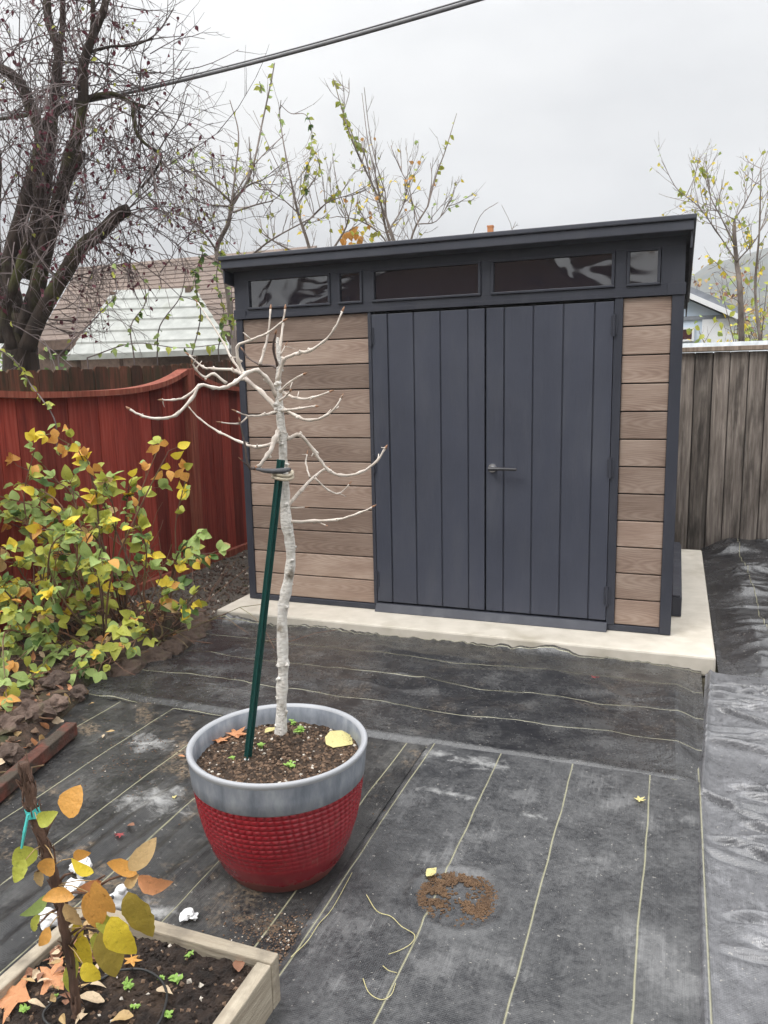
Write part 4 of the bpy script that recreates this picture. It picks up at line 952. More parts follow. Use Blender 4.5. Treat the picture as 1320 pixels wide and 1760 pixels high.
def leafy_bush(px, dep, r, h, label, n, mats, size, seed, twig='twig'):
    random.seed(seed); B = D(px[0], px[1], dep); top = B.copy(); B.z = 0
    t = thing('shrub', B, label, 'shrub'); mb = MB(); lf = MB()
    for i in range(26):
        a = random.uniform(0, 6.28); rr = r*random.uniform(.2, 1); tip = B+Vector((math.cos(a)*rr, math.sin(a)*rr, h*random.uniform(.55, 1)))
        Q = spline([B, B.lerp(tip, .5)+Vector((0, 0, .2))+rv(.1), tip], 4); mb.tube(Q, rads(.018, .005, len(Q)), 4, 0)
        for k in range(5): twigs(mb, random.choice(Q[3:]), rv(1)+Vector((0, 0, .5)), random.uniform(.2, .5), .005, 1, 0, 0, 0, (1, 3), 3)
        for k in range(n//26):
            q = random.choice(Q[3:])+rv(1).normalized()*random.uniform(.02, .38*r); lf.leaf(q, rv(1), rv(1)+Vector((0, -.6, .6)), size*random.uniform(.7, 1.3), size*random.uniform(.5, .8), random.choices(range(len(mats)), [3, 2, 1][:len(mats)])[0])
    mb.build('stems', MT[twig], t); lf.build('leaves', [MT[m_] for m_ in mats], t, smooth=True); return t
leafy_bush((1325, 560), 11.0, 1.0, 2.95, 'yellow green leafy shrub beyond the right end of the grey fence', 1100, ('limeleaf', 'greenleaf', 'yellowleaf'), .10, 61)
leafy_bush((1235, 470), 21.0, 2.2, 4.3, 'reddish brown bare shrub behind the pale blue house', 620, ('tanleaf', 'brownleaf', 'limeleaf'), .14, 62)
leafy_bush((1330, 470), 19.0, 2.0, 4.2, 'thin brownish shrub right of the pale blue house', 620, ('tanleaf', 'limeleaf', 'brownleaf'), .14, 63)

leafy_bush((-15, 640), 12.5, 1.6, 2.5, 'dark leafy shrub far left beyond the rusty fence, behind the big tree', 1300, ('darkleaf', 'greenleaf', 'brownleaf'), .11, 64)

# ---- overhead cable
random.seed(99)
a, b = D(205, 163, 7.1), D(800, 6, 5.2); d_ = b-a
pts = []
for i in range(41):
    t = -0.6+i/40*3.0; p = a+d_*t; p.z -= .10*(t*(1-t))*1.0; pts.append(p)
mb = MB(); mb.tube(pts, .0145, 8); mb.tube([p+Vector((0, 0, .024)) for p in pts], .006, 6)
tag(mb.build('overhead_cable', MT['cable'], smooth=True), 'grey overhead utility cable crossing the sky', 'cable')

# ================================================================== LEAFY SHRUB BY THE RED FENCE
random.seed(5)
sb = Vector((-.42, -.95, .05))
sh = thing('shrub', sb, 'leafy bramble shrub turning yellow and orange in front of the red fence', 'shrub')
st = MB(); lf = MB()
def gdep(u, v):
    d = ray(u, v); return (0.08-CAM.z)/d.z if d.z < -.01 else 99
tips = [(90, 745), (130, 765), (75, 800), (150, 790), (290, 775), (322, 815), (272, 770), (343, 915), (368, 950), (330, 1035), (300, 1000), (215, 880), (180, 960), (100, 870), (40, 830), (8, 800), (-10, 880), (20, 960), (60, 1000), (-5, 1010), (10, 1085), (60, 1100), (110, 1110), (150, 1085), (175, 1140), (60, 1160), (10, 1190), (130, 1150), (205, 1075), (90, 1065), (30, 1050), (240, 905), (140, 905), (90, 935), (195, 1015), (120, 1015), (50, 890), (160, 850), (222, 835), (-30, 940), (-30, 1060), (35, 1130), (100, 965), (165, 905), (20, 900), (70, 860), (120, 830), (180, 830), (60, 950), (140, 980), (30, 1010), (90, 1030), (0, 1140), (250, 960), (-10, 850), (60, 770), (-20, 990), (110, 900), (150, 1040), (80, 910)]
bases = [Vector((-.55, -1.3, .08)), Vector((-.4, -.85, .08)), Vector((-.2, -.75, .08)), Vector((-.3, -1.15, .08)), Vector((-.62, -.7, .08)), Vector((-.1, -.95, .07))]
lmats = ['greenleaf', 'limeleaf', 'darkleaf', 'yellowleaf', 'orangeleaf', 'tanleaf']
def leafcluster(q, out, sz, wts):
    m_ = random.choices(range(6), wts)[0]; base = (out+rv(.7)+Vector((0, 0, -.15))).normalized()
    stem_end = q+base*random.uniform(.03, .07); st.tube([q, stem_end], [.0025, .0018], 3, 0, cap=False)
    toward = (CAM-q).normalized()
    nr = (Vector((0, 0, 1))*random.uniform(.2, 1)+toward*random.uniform(.2, .9)+rv(.5)).normalized()
    n_ = 3 if random.random() < .7 else 1
    for k in range(n_):
        a = (0, 1.15, -1.15)[k]+random.uniform(-.2, .2); dd = Matrix.Rotation(a, 3, nr) @ base
        mm = m_ if random.random() < .8 else random.choices(range(6), wts)[0]
        L = sz*random.uniform(.8, 1.15)*(1 if k == 0 else .85)
        lf.leaf(stem_end, dd, nr+rv(.25), L, L*random.uniform(.66, .82), mm, random.uniform(.05, .6), random.uniform(.1, .55), prof=(.12, .66, .93, 1., .97, .87, .68, .40, .0))
for i, (u, v) in enumerate(tips):
    dep = min(random.uniform(3.85, 4.65), gdep(u, v)-random.uniform(.12, .3))
    tip = D(u, v, dep); tip.x = max(tip.x, FX+.08)
    b = min(bases, key=lambda q: (q-tip).length+random.uniform(0, .5))
    mid = b.lerp(tip, .55)+Vector((0, 0, .22*(tip-b).length))+rv(.08)
    Q = spline([b, b.lerp(mid, .5)+rv(.04), mid, tip], 5); st.tube(Q, rads(.007, .0028, len(Q)), 5, 0 if random.random() < .75 else 1)
    top = v < 830; n_ = 3 if (top and u > 240) else 5 if top else 10
    for k in range(n_):
        t = random.uniform(.42, 1)*(len(Q)-1); j = min(int(t), len(Q)-2); q = Q[j].lerp(Q[j+1], t-j)
        edge = u > 240 or v < 800
        w_ = (4, 3, 2, 2, 3.2, 1) if (v < 800) else (4, 4, 3, 2.5, 1.5, .7) if edge else (12, 8, 2, 1.8, .8, .5)
        leafcluster(q, (Q[j+1]-Q[j]).normalized(), random.uniform(.042, .084), w_)
    leafcluster(tip, (Q[-1]-Q[-2]).normalized(), .070, (3, 4, 1, 4, 3, 1))
# orange-yellow sprigs on top right
for (u, v, k) in ((275, 770, 4), (285, 800, 3), (312, 822, 3), (95, 752, 4), (135, 778, 3), (155, 800, 2), (185, 1000, 3), (330, 1040, 3), (160, 955, 4), (45, 1075, 3), (82, 1075, 5), (12, 1190, 4), (20, 1040, 3), (180, 1000, 3)):
    p = D(u, v, min(4.3, gdep(u, v)-.15)); p.x = max(p.x, FX+.08)
    for j in range(k): lf.leaf(p+rv(.05), rv(1)+Vector((.1, 0, -.6)), (CAM-p).normalized()+rv(.7), random.uniform(.06, .085), random.uniform(.042, .058), random.choice((3, 4, 4) if v < 830 else (3, 3, 1)), .3, .3)
for k in range(40):     # bare twiggy canes low in the shrub
    b = random.choice(bases)+rv(.06); b.z = .08; twigs(st, b, rv(1)+Vector((.3, -.1, .5)), random.uniform(.35, .8), .004, 1, 0, .2, 0, (1, 3), 3, .6)
st.build('canes', [MT['cane'], MT['vinewood']], sh); lf.build('leaves', [MT[m_] for m_ in lmats], sh, smooth=True)

# ================================================================== BED EDGING, PLANK, ROCKS, LITTER
random.seed(12)
edge_pts = [(-.18, -.42), (-.07, -.58), (.0, -.76), (.03, -.95), (.02, -1.13), (-.02, -1.31)]
edge_lab = ['mossy brown edging stone nearest the concrete slab corner', 'second brown edging stone from the slab corner', 'third brown edging stone from the slab corner', 'fourth brown edging stone from the slab corner', 'fifth brown edging stone, beside the dark fabric fold', 'last brown edging stone before the rubble of the bed']
for (x, y), lb in zip(edge_pts, edge_lab):
    mb = MB(); mb.blob((x, y, .035), .10, 0, random.random(), .72, .26, 3)
    tag(mb.build('edging_stone', MT['stone']), lb, 'stone', 'stones edging the planting bed')
rocks = [(20, 1255, .06), (60, 1235, .075), (95, 1215, .05), (30, 1215, .06), (115, 1245, .035), (75, 1262, .04), (130, 1190, .05), (15, 1300, .05), (60, 1290, .04), (95, 1190, .06)]
for (u, v, r) in rocks:
    p = G(u, v, .06); mb = MB(); mb.blob((p.x, p.y, bedz(p.x, p.y)+r*.35), r, 0, random.random(), .7, .34, 3)
    tag(mb.build('rock', MT['stone']), 'rough brown rock lying in the bed below the leafy shrub', 'rock', 'rocks in the planting bed')
a, b = G(-10, 1375, .055), G(132, 1252, .055); d_ = (b-a).normalized(); sdv = Vector((-d_.y, d_.x, 0))
mb = MB(); mb.prism([a-sdv*.004, b-sdv*.004, b+sdv*.05, a+sdv*.05], (0, 0, .03), 0); mb.v = [(x, y, z-.03 if i < 4 else z) for i, (x, y, z) in enumerate(mb.v)]
tag(mb.build('plank', MT['plank'], bevel=.005), 'red brown wooden plank edging the bed at the left', 'plank')
mb = MB()
for i in range(900):
    y = random.uniform(-2.9, -.3); x = random.uniform(-.85, float(bed_edge(y))-.02)
    z = bedz(x, y)+.012; f = random.random()
    if f < .45: mb.leaf((x, y, z), rv(1)+Vector((0, 0, -rv(1).z)), Vector((0, 0, 1))+rv(.7), random.uniform(.03, .075), random.uniform(.02, .045), random.choice((0, 0, 1, 2, 3)), random.uniform(-.4, .5), .3)
    elif f < .8: mb.blob((x, y, z), random.uniform(.008, .024), 4, None, .7)
    else: d_ = rv(1); d_.z *= .2; q = Vector((x, y, z)); mb.tube([q, q+d_*.1, q+d_*.2+Vector((0, 0, .01))], .003, 4, 5)
stuff(mb.build('leaf_litter', [MT['brownleaf'], MT['salmonleaf'], MT['palebrownleaf'], MT['tanleaf'], MT['clod'], MT['cane']]), 'dead leaves, twigs and clods littering the planting bed', 'leaf litter')

# ================================================================== POT, SOIL, YOUNG TREE, STAKE
PC = Vector((1.576, -2.505, .004))
pot = thing('flower_pot', PC, 'large tapered planter pot with grey rim band and dimpled red body', 'pot')
H = .417; RM = .282
def prof_r(z):     # outer radius at height z
    t = max(0, min(1, z/H)); return np.interp(t, [0, .03, .12, .25, .4, .55, .7, .85, 1.0], [.158, .175, .201, .226, .245, .258, .267, .2745, RM])
NB = 120; rows = []
mb = MB(); zb = np.linspace(0, .322, 134); k = 0
V_ = []; nrow = 19; ncol = 72; NA = 432
for z in zb:
    for j in range(NA):
        a_ = 2*math.pi*j/NA; r = float(prof_r(z))
        fz = z/.322*nrow; fa = j/NA*ncol+.12*int(fz)
        du = (abs((fz % 1)-.5)*2)**2; dv = (abs((fa % 1)-.5)*2)**2
        amp = .0056*np.clip((z-.085)/.12, .05, 1)*(.8+.4*vnoise(np.array([a_*9]), np.array([z*40]), 5)[0]); r += amp*(1-max(du, dv)**1.5)-amp*.5
        V_.append((PC.x+r*math.cos(a_), PC.y+r*math.sin(a_), PC.z+z))
F_ = [(i*NA+j, i*NA+(j+1) % NA, (i+1)*NA+(j+1) % NA, (i+1)*NA+j) for i in range(133) for j in range(NA)]
mb.add(V_, F_); mb.add([(PC.x+.15*math.cos(2*math.pi*j/48), PC.y+.15*math.sin(2*math.pi*j/48), PC.z+.0005) for j in range(48)], [tuple(range(47, -1, -1))])
mb.build('pot_body', MT['potred'], pot, smooth=True)
mb = MB(); mb.lathe(PC, [(float(prof_r(.322))+.001, .321), (float(prof_r(.325))+.0045, .325), (float(prof_r(.365))+.003, .365), (RM+.001, .410)], 96); mb.build('rim_band', MT['potgrey'], pot, smooth=True)
mb = MB(); mb.lathe(PC, [(RM+.001, .410), (RM+.004, .417), (RM+.0045, .423), (RM+.001, .428), (RM-.006, .428), (RM-.016, .421), (RM-.020, .38), (RM-.03, .31)], 96, [0, 0, 0, 0, 0, 1, 1]); mb.build('rim', [MT['potrim'], MT['potgrey']], pot, smooth=True)
SZ = .368
def psz(x, y):
    r = math.hypot(x-PC.x, y-PC.y); return PC.z+SZ-.012+.02*float(fbm(np.array([x*11]), np.array([y*11]), 71)[0])+.022*math.exp(-((x-1.52)**2+(y+2.39)**2)/.006)
mb = MB(); n1, n2 = 26, 96; V_ = [(PC.x, PC.y, psz(PC.x, PC.y))]
for i in range(1, n1+1):
    for j in range(n2):
        r = (RM-.021)*i/n1; a_ = 2*math.pi*j/n2; x, y = PC.x+r*math.cos(a_), PC.y+r*math.sin(a_); V_.append((x, y, psz(x, y)+.008*(random.random()-.5)))
F_ = [(0, 1+j, 1+(j+1) % n2) for j in range(n2)]+[(1+(i-1)*n2+j, 1+i*n2+j, 1+i*n2+(j+1) % n2, 1+(i-1)*n2+(j+1) % n2) for i in range(1, n1) for j in range(n2)]
mb.add(V_, F_)
for i in range(1500):
    r = (RM-.025)*math.sqrt(random.random()); a_ = random.uniform(0, 6.28); x, y = PC.x+r*math.cos(a_), PC.y+r*math.sin(a_)
    f = random.random(); mb.blob((x, y, psz(x, y)+.001), random.uniform(.0025, .008) if f < .95 else random.uniform(.006, .011), 1 if f < .86 else 2 if f < .92 else 0, None, .8)
mb.build('soil', [MT['potsoil'], MT['clod'], MT['perlite']], pot)

T0 = Vector((1.517, -2.388, PC.z+SZ-.005))
yt = thing('young_tree', T0, 'bare young tree with whitewashed trunk growing in the red pot', 'tree')
mb = MB()
TR = [(482, 1279, .029), (483, 1262, .0245), (484, 1200, .0225), (487, 1150, .0215), (486, 1120, .0225), (485, 1060, .0205), (489, 1030, .020), (496, 995, .0205), (500, 960, .0195), (498, 930, .019), (492, 895, .021), (489, 850, .0185), (487, 800, .018), (486, 760, .017), (482, 720, .0165), (480, 695, .016), (478, 660, .012), (480, 625, .010), (477, 590, .007), (478, 580, .005)]
Q = spline([V(u, v, T0) for u, v, r in TR], 3); rr = np.interp(np.linspace(0, len(TR)-1, len(Q)), range(len(TR)), [r for *_, r in TR])
random.seed(3); rr = [r*(.78 if r > .012 else .70)*(1+random.uniform(-.07, .11)) for r in rr]
rr = [r*(1.13 if random.random() < .22 else 1) for r in rr]
mb.tube(Q, rr, 16, 0, knob=.05)
for i in range(34):       # scars and spurs
    j = random.randint(4, len(Q)-8); a_ = rv(1); a_.z *= .3; a_ = a_.normalized(); mb.blob(Q[j]+a_*rr[j]*.9, random.uniform(.005, .010), 0, .5, .8, .3, 2)
mb.build('trunk', MT['whitebark'], yt, smooth=True)
BR = [([(474, 679), (461, 653), (442, 637), (423, 641), (406, 656), (386, 666), (367, 666), (344, 662), (329, 687), (302, 713), (272, 719), (245, 715), (223, 704)], .009, .0045, -.22, 0),
      ([(344, 662), (317, 683), (298, 687), (280, 688)], .005, .0035, -.18, 0), ([(389, 660), (367, 643), (352, 649), (336, 634), (331, 624)], .006, .0035, -.15, 0),
      ([(477, 703), (450, 675), (423, 651), (405, 637), (367, 634), (348, 630), (325, 611)], .010, .0035, .12, 0), ([(420, 648), (397, 615), (386, 592), (360, 550), (340, 520)], .006, .003, .22, 0),
      ([(420, 645), (410, 620), (408, 596), (431, 584), (458, 573), (486, 552)], .0075, .0035, -.1, 0), ([(477, 655), (488, 620), (514, 607), (533, 603), (556, 588), (575, 565), (588, 535)], .008, .0035, -.12, 0),
      ([(479, 625), (482, 588), (486, 558), (490, 531)], .006, .004, .05, 0), ([(446, 626), (454, 603), (461, 573), (465, 531)], .006, .004, .1, 0), ([(478, 640), (473, 630), (446, 626), (427, 615), (418, 603)], .006, .003, .1, 1),
      ([(480, 674), (499, 656), (522, 643)], .006, .0035, -.1, 0), ([(482, 672), (511, 685), (537, 683), (566, 673)], .006, .003, -.16, 0), ([(484, 706), (514, 702), (543, 698)], .006, .0035, -.18, 0),
      ([(484, 702), (514, 717), (533, 723), (560, 715), (575, 702), (586, 685)], .007, .0035, -.1, 0), ([(484, 738), (495, 753), (516, 747), (541, 778), (564, 808), (586, 817), (620, 812), (647, 793), (661, 772)], .0085, .005, .06, 0),
      ([(494, 872), (518, 842), (541, 819), (560, 805)], .008, .006, .06, 0), ([(533, 821), (526, 797), (528, 781)], .004, .0025, .05, 0), ([(541, 822), (564, 842), (583, 848), (600, 833)], .004, .0025, .05, 0),
      ([(494, 896), (541, 896), (579, 893), (617, 882), (639, 872)], .007, .003, -.12, 0), ([(540, 895), (560, 903)], .003, .002, -.08, 0), ([(479, 706), (454, 713), (427, 715), (406, 707)], .006, .003, -.12, 0), ([(427, 715), (410, 728), (380, 726)], .004, .0025, -.12, 0),
      ([(482, 732), (473, 755), (461, 781), (442, 804)], .011, .0085, -.06, 0), ([(442, 804), (427, 802), (420, 762), (412, 725)], .006, .003, -.1, 1), ([(482, 757), (442, 768), (412, 759), (378, 743), (344, 721), (325, 700)], .007, .003, .12, 0),
      ([(494, 873), (524, 872)], .004, .002, .0, 0), ([(477, 630), (470, 600), (473, 575)], .006, .004, -.08, 1), ([(482, 610), (490, 595)], .004, .002, .0, 0), ([(478, 690), (492, 680), (498, 672)], .006, .004, -.08, 0), ([(427, 802), (414, 790)], .003, .002, -.1, 1)]
for P, r0, r1, off, dk in BR:
    n = len(P); Q = spline([V(u, v, T0, off*min(1, (i/(n-1))*1.3) if P[0][0] > 470 else off*(.6+.4*i/(n-1))) for i, (u, v) in enumerate(P)], 4)
    mb = MB(); R_ = rads(r0*.82, r1*.68, len(Q)); R_ = [r*(1.28 if i % 4 == 0 else random.uniform(.86, 1.0)) for i, r in enumerate(R_)]; Q = [q+rv(r*.35) for q, r in zip(Q, R_)]
    mb.tube(Q, R_, 8, 0, knob=.06)
    for i in range(4, len(Q), 4):
        if random.random() < .7: mb.blob(Q[i]+rv(1).normalized()*R_[i], R_[i]*.75, 0, .5, 1, .25, 1)
        if random.random() < .35:
            d_ = (rv(1)+Vector((0, 0, .4))).normalized(); e_ = Q[i]+d_*random.uniform(.012, .035); mb.tube([Q[i], Q[i].lerp(e_, .5)+rv(.002), e_], [R_[i]*.6, R_[i]*.45, R_[i]*.3], 5, 0)
    d_ = (Q[-1]-Q[-2]).normalized(); mb.tube([Q[-1]-d_*.002, Q[-1]+d_*.006, Q[-1]+d_*.016], [r1*.75, r1*1.0, r1*.25], 6, 1)
    mb.build('branch', [MT['darkbranch'] if dk else MT['palebranch'], MT['bud']], yt, smooth=True)

S0 = Vector((1.481, -2.541, PC.z+SZ)); s0 = V(425, 1310, S0); s1 = V(483, 790, T0, -.055)
sk = thing('plant_stake', S0, 'dark green metal stake leaning beside the whitewashed trunk', 'stake')
ax = (s1-s0).normalized(); e1 = ax.cross(FH).normalized(); e2 = ax.cross(e1).normalized()
mb = MB(); lo = s0-ax*.12
def bar(p, q, wu, wv):
    a_ = [p+e1*x*wu+e2*y*wv for x, y in ((-1, -1), (1, -1), (1, 1), (-1, 1))]; b_ = [p_+(q-p) for p_ in a_]
    mb.add(a_+b_, [(3, 2, 1, 0), (4, 5, 6, 7), (0, 1, 5, 4), (1, 2, 6, 5), (2, 3, 7, 6), (3, 0, 4, 7)])
bar(lo, s1, .0125, .0025); bar(lo+e2*.0101, s1+e2*.0101, .003, .0075)
for i in range(14):
    c_ = lo.lerp(s1, .12+i*.06)-e2*.003; bar(c_, c_+ax*.008, .004, .0025)
mb.build('post', MT['stake'], sk, bevel=.001)
mb = MB(); c_ = s0-FH*.014+ax*.006; mb.box((-.008, -.002, -.010), (.008, .002, .012), 0, .5, Matrix.Translation(c_)@Matrix.Rotation(.3, 4, 'Z')); mb.build('tag', MT['white'], sk)
tt = V(483, 808, T0, -.035)
tie = thing('tree_tie', tt, 'dark grey clip and pale tape tying the trunk to the green stake', 'tree tie')
mb = MB(); mb.tube([V(440, 806, T0, -.07), V(455, 809, T0, -.075), V(470, 810, T0, -.08), V(488, 809, T0, -.08), V(498, 807, T0, -.05)], [.004, .007, .008, .009, .006], 8, 0); mb.build('clip', MT['tie'], tie, smooth=True)
mb = MB(); c0 = V(486, 820, T0, -.028)
for dz in (0, .012):
    ring = [c0+RT*(.031*math.cos(t))+FH*(.052*math.sin(t))+Vector((0, 0, dz+.003*math.sin(2*t))) for t in np.linspace(0, 2*math.pi, 25)]
    mb.tube(ring, .0055, 6, 0)
mb.build('tape', MT['jute'], tie, smooth=True)

# ---- pot surface: fallen leaves and seedlings
def seedling(p, s, label, grp):
    mb = MB()
    for k in range(7):
        a_ = random.uniform(0, 6.28); q = p+Vector((math.cos(a_), math.sin(a_), 0))*s*random.uniform(0, .7); top = q+Vector((0, 0, s*random.uniform(.3, .8)))
        mb.tube([q, top], [.001, .0008], 3, 0)
        for j in range(3): mb.leaf(top, Vector((random.uniform(-1, 1), random.uniform(-1, 1), .25)), Vector((0, 0, 1))+rv(.3), s*random.uniform(.45, .8), s*random.uniform(.35, .55), 0, .2, .2)
    tag(mb.build('seedling', MT['seedling']), label, 'seedling', grp)
random.seed(21)
for u, v, s, lb in ((513, 1268, .026, 'bright green seedling just right of the whitewashed trunk base'), (498, 1317, .022, 'green seedling near the front of the pot soil'), (449, 1288, .018, 'small green seedling between stake and trunk'), (503, 1245, .018, 'yellow green seedling behind the whitewashed trunk'), (400, 1305, .014, 'tiny green seedling left of the stake in the pot')):
    p = G(u, v, PC.z+SZ); p.z = psz(p.x, p.y); seedling(p, s, lb, 'seedlings in the red pot')
def flat_leaf(name, p, L, mat, label, kind='star', grp=None, tilt=.15, W=None):
    mb = MB()
    if kind == 'star':
        mb.star(p, Vector((0, 0, 1))+rv(tilt), L, 0); d_ = rv(1); d_.z = .1; mb.tube([p, p+d_.normalized()*L*.9], .0015, 4, 0)
    else:
        d_ = rv(1); d_.z = random.uniform(-.05, .15); mb.leaf(p, d_, Vector((0, 0, 1))+rv(tilt), L, W or L*.62, 0, random.uniform(-.3, .3), .35)
    o = mb.build(name, MT[mat]); tag(o, label, 'leaf', grp or 'fallen leaves'); return o
def onpot(u, v, dz=.008): p = G(u, v, PC.z+SZ); p.z = psz(p.x, p.y)+dz; return p
for u, v, L, mt, lb, kd in ((377, 1275, .045, 'salmonleaf', 'orange fallen leaf at the left of the pot soil', 'star'), (405, 1264, .05, 'salmonleaf', 'orange fallen leaf just left of the green stake in the pot', 'star'), (397, 1250, .05, 'palebrownleaf', 'pale dry strip of leaf at the back left of the pot', 'leaf'), (533, 1236, .05, 'tanleaf', 'curled tan leaf at the back of the pot soil', 'leaf'), (456, 1268, .05, 'paleyellow', 'pale cream leaf lying against the whitewashed trunk base', 'leaf')):
    flat_leaf('fallen_leaf', onpot(u, v), L, mt, lb, kd, 'fallen leaves in the red pot')
p = onpot(588, 1278, .012)
mb = MB(); mb.leaf(p-RT*.055, RT+FH*.2, Vector((0, 0, 1))-FH*.3, .105, .085, 0, .12, .12, .6, (.35, .9, 1., .98, .8, .25))
tag(mb.build('fallen_leaf', MT['paleyellow']), 'large pale yellow leaf at the right side of the pot soil', 'leaf', 'fallen leaves in the red pot')

# ================================================================== ON THE FABRIC
random.seed(33)
def onfab(u, v, z=.022): return G(u, v, z)
flat_leaf('fallen_leaf', onfab(733, 1506, .03), .045, 'paleyellow', 'pale yellow leaf at the edge of the brown soil patch', 'leaf', tilt=.3, W=.036)
flat_leaf('fallen_leaf', onfab(1098, 1374, .03), .028, 'paleyellow', 'small cream leaf alone on the grey fabric below the seam', 'star')
flat_leaf('fallen_leaf', onfab(1022, 1165, .05), .03, 'redleaf', 'small reddish leaf on dark fabric in front of the slab', 'star')
flat_leaf('fallen_leaf', onfab(296, 1155, .04), .045, 'palebrownleaf', 'pale tan leaf on dark fabric near the edging stones', 'star')
flat_leaf('fallen_leaf', onfab(162, 1208, .03), .03, 'tanleaf', 'small tan leaf on the fabric below the shrub tip', 'leaf')
flat_leaf('fallen_leaf', onfab(197, 1256, .025), .04, 'tanleaf', 'dry tan leaf on dirty fabric right of the plank end', 'leaf')
flat_leaf('fallen_leaf', onfab(176, 1268, .02), .04, 'palebrownleaf', 'thin pale dry leaf beside the tan leaf near the plank', 'leaf', W=.012)
flat_leaf('fallen_leaf', onfab(207, 1434, .03), .022, 'redleaf', 'crimson leaf scrap on fabric left of the pot', 'star')
flat_leaf('fallen_leaf', onfab(222, 1416, .03), .04, 'brownleaf', 'dark brown curled leaf on fabric left of the pot', 'leaf')
flat_leaf('fallen_leaf', onfab(300, 1372, .02), .03, 'paleyellow', 'pale yellow scrap of leaf on fabric left of the grey rim', 'leaf')
flat_leaf('fallen_leaf', onfab(318, 1300, .02), .03, 'salmonleaf', 'pinkish leaf tucked against the left side of the pot', 'leaf')
mb = MB(); p = onfab(323, 1572, .03); mb.blob(p, .016, 0, .5, .7, .5, 2); mb.blob(p+Vector((.018, .004, -.004)), .012, 0, .5, .7, .5, 2)
tag(mb.build('white_chunk', MT['white']), 'small white crumbled chunk on dark fabric by the planter', 'scrap')
# soil patch: crumbs in a ring-shaped dent
mb = MB()
for i in range(4200):
    ang = random.uniform(0, 2*math.pi); r = .148*math.sqrt(random.random()); x, y = r*math.cos(ang), r*math.sin(ang)
    p = Vector((2.175+x, -2.515+y, .018)); 
    cu, cv = x*RT.x+y*RT.y, x*FH.x+y*FH.y
    k = max(math.exp(-((cu+.085)/.042)**2-((cv-.015)/.055)**2), math.exp(-((cu+.03)/.055)**2-((cv-.085)/.03)**2), .8*math.exp(-((cu-.04)/.05)**2-((cv-.075)/.025)**2), .9*math.exp(-((cu-.055)/.038)**2-((cv+.035)/.036)**2), .35*math.exp(-((cu-.1)/.035)**2-((cv-.03)/.05)**2))
    if random.random() < k*1.5*max(0, 2.2*float(vnoise(np.array([p.x*45]), np.array([p.y*45]), 91)[0])-.35)+.012:
        mb.blob(p+Vector((0, 0, .004*k)), random.uniform(.003, .0075), 0, None, .6)
stuff(mb.build('soil_crumbs', MT['clayclump']), 'rusty brown soil crumbs in a round dent of the fabric', 'soil')
mb = MB()
def dirtpatch(cx, cy, rx, ry, n, m_=0):
    for i in range(n):
        a_ = random.gauss(0, 1)*rx; b_ = random.gauss(0, 1)*ry; p = onfab(cx+a_, cy+b_, .012); mb.blob((p.x, p.y, .012+.004*random.random()), random.uniform(.0015, .0045), m_ if random.random() < .94 else 1, None, .5)
for q in ((490, 1600, 30, 14, 260), (440, 1580, 30, 16, 160), (510, 1650, 22, 22, 260), (545, 1645, 14, 10, 100), (470, 1625, 40, 22, 200), (300, 1370, 40, 18, 90), (240, 1280, 60, 30, 160), (200, 1310, 40, 20, 120), (830, 1320, 26, 10, 90, 1), (700, 1400, 120, 60, 120), (970, 1440, 10, 30, 40), (1000, 1500, 150, 120, 120, 1)): dirtpatch(*q)
stuff(mb.build('dirt_crumbs', [MT['clod'], MT['perlite']]), 'scattered tan dirt crumbs on the black fabric near the pot', 'dirt')
def straw(pts, label, r=.0015, mat='straw'):
    Q = spline([onfab(u, v, .024+.006*(i % 2)) for i, (u, v) in enumerate(pts)], 5); mb = MB(); mb.tube(Q, rads(r, r*.7, len(Q)), 5)
    tag(mb.build('loose_thread', MT[mat]), label, 'thread', 'loose threads on the fabric')
straw([(630, 1538), (648, 1566), (672, 1575), (690, 1592), (712, 1606), (708, 1620), (690, 1632), (668, 1640)], 'wavy loose yellow thread left of the brown soil patch')
straw([(624, 1682), (634, 1706), (655, 1718), (672, 1710), (680, 1690)], 'curled loose yellow thread near the bottom edge of the photo', .0014)
straw([(658, 1660), (668, 1668), (682, 1672)], 'short loose yellow thread above the curled thread', .0013)
straw([(500, 1645), (528, 1618), (548, 1588), (572, 1560), (605, 1500)], 'straight loose pale thread lying beside the pot base', .0013)

# ================================================================== PLANTER BOX
random.seed(44)
px0, px1, py0, py1, pz = 1.245, 1.852, -3.75, -3.035, .150
pl = thing('planter_box', ((px0+px1)/2, (py0+py1)/2, .01), 'square pale timber planter box of dark soil at the bottom left', 'planter')
def board(a, b, mat): mb = MB(); mb.box(a, b); mb.build('board', MT[mat], pl, bevel=.004)
board((px0+.0385, py1-.038, .012), (px1, py1, pz), 'planterwood_x'); board((px1-.040, py0, .012), (px1-.001, py1-.0385, pz-.003), 'planterwood')
board((px0, py0, .012), (px0+.038, py1, pz-.002), 'planterwood'); board((px0+.0385, py0, .012), (px1-.0405, py0+.038, pz), 'planterwood_x')
def plz(x, y): return .098+.03*float(fbm(np.array([x*8.]), np.array([y*8.]), 81)[0])
X, Yp = np.meshgrid(np.linspace(px0+.039, px1-.041, 90), np.linspace(py0+.039, py1-.039, 100))
Z = .098+.03*fbm(X*8, Yp*8, 81)+.014*vnoise(X*60, Yp*60, 83)+.006*rng.random(X.shape)
mb = MB(); mb.grid(np.dstack([X, Yp, Z]))
for i in range(900):
    x, y = random.uniform(px0+.045, px1-.045), random.uniform(py0+.3, py1-.045); f = random.random()
    mb.blob((x, y, plz(x, y)+.012), random.uniform(.002, .008), 0 if f < .72 else 1 if f < .95 else 2, None, .8)
mb.build('soil', [MT['soil'], MT['clod'], MT['perlite']], pl)
def inpl(u, v, dz=.02): p = G(u, v, .118); p.z = plz(p.x, p.y)+dz; return p
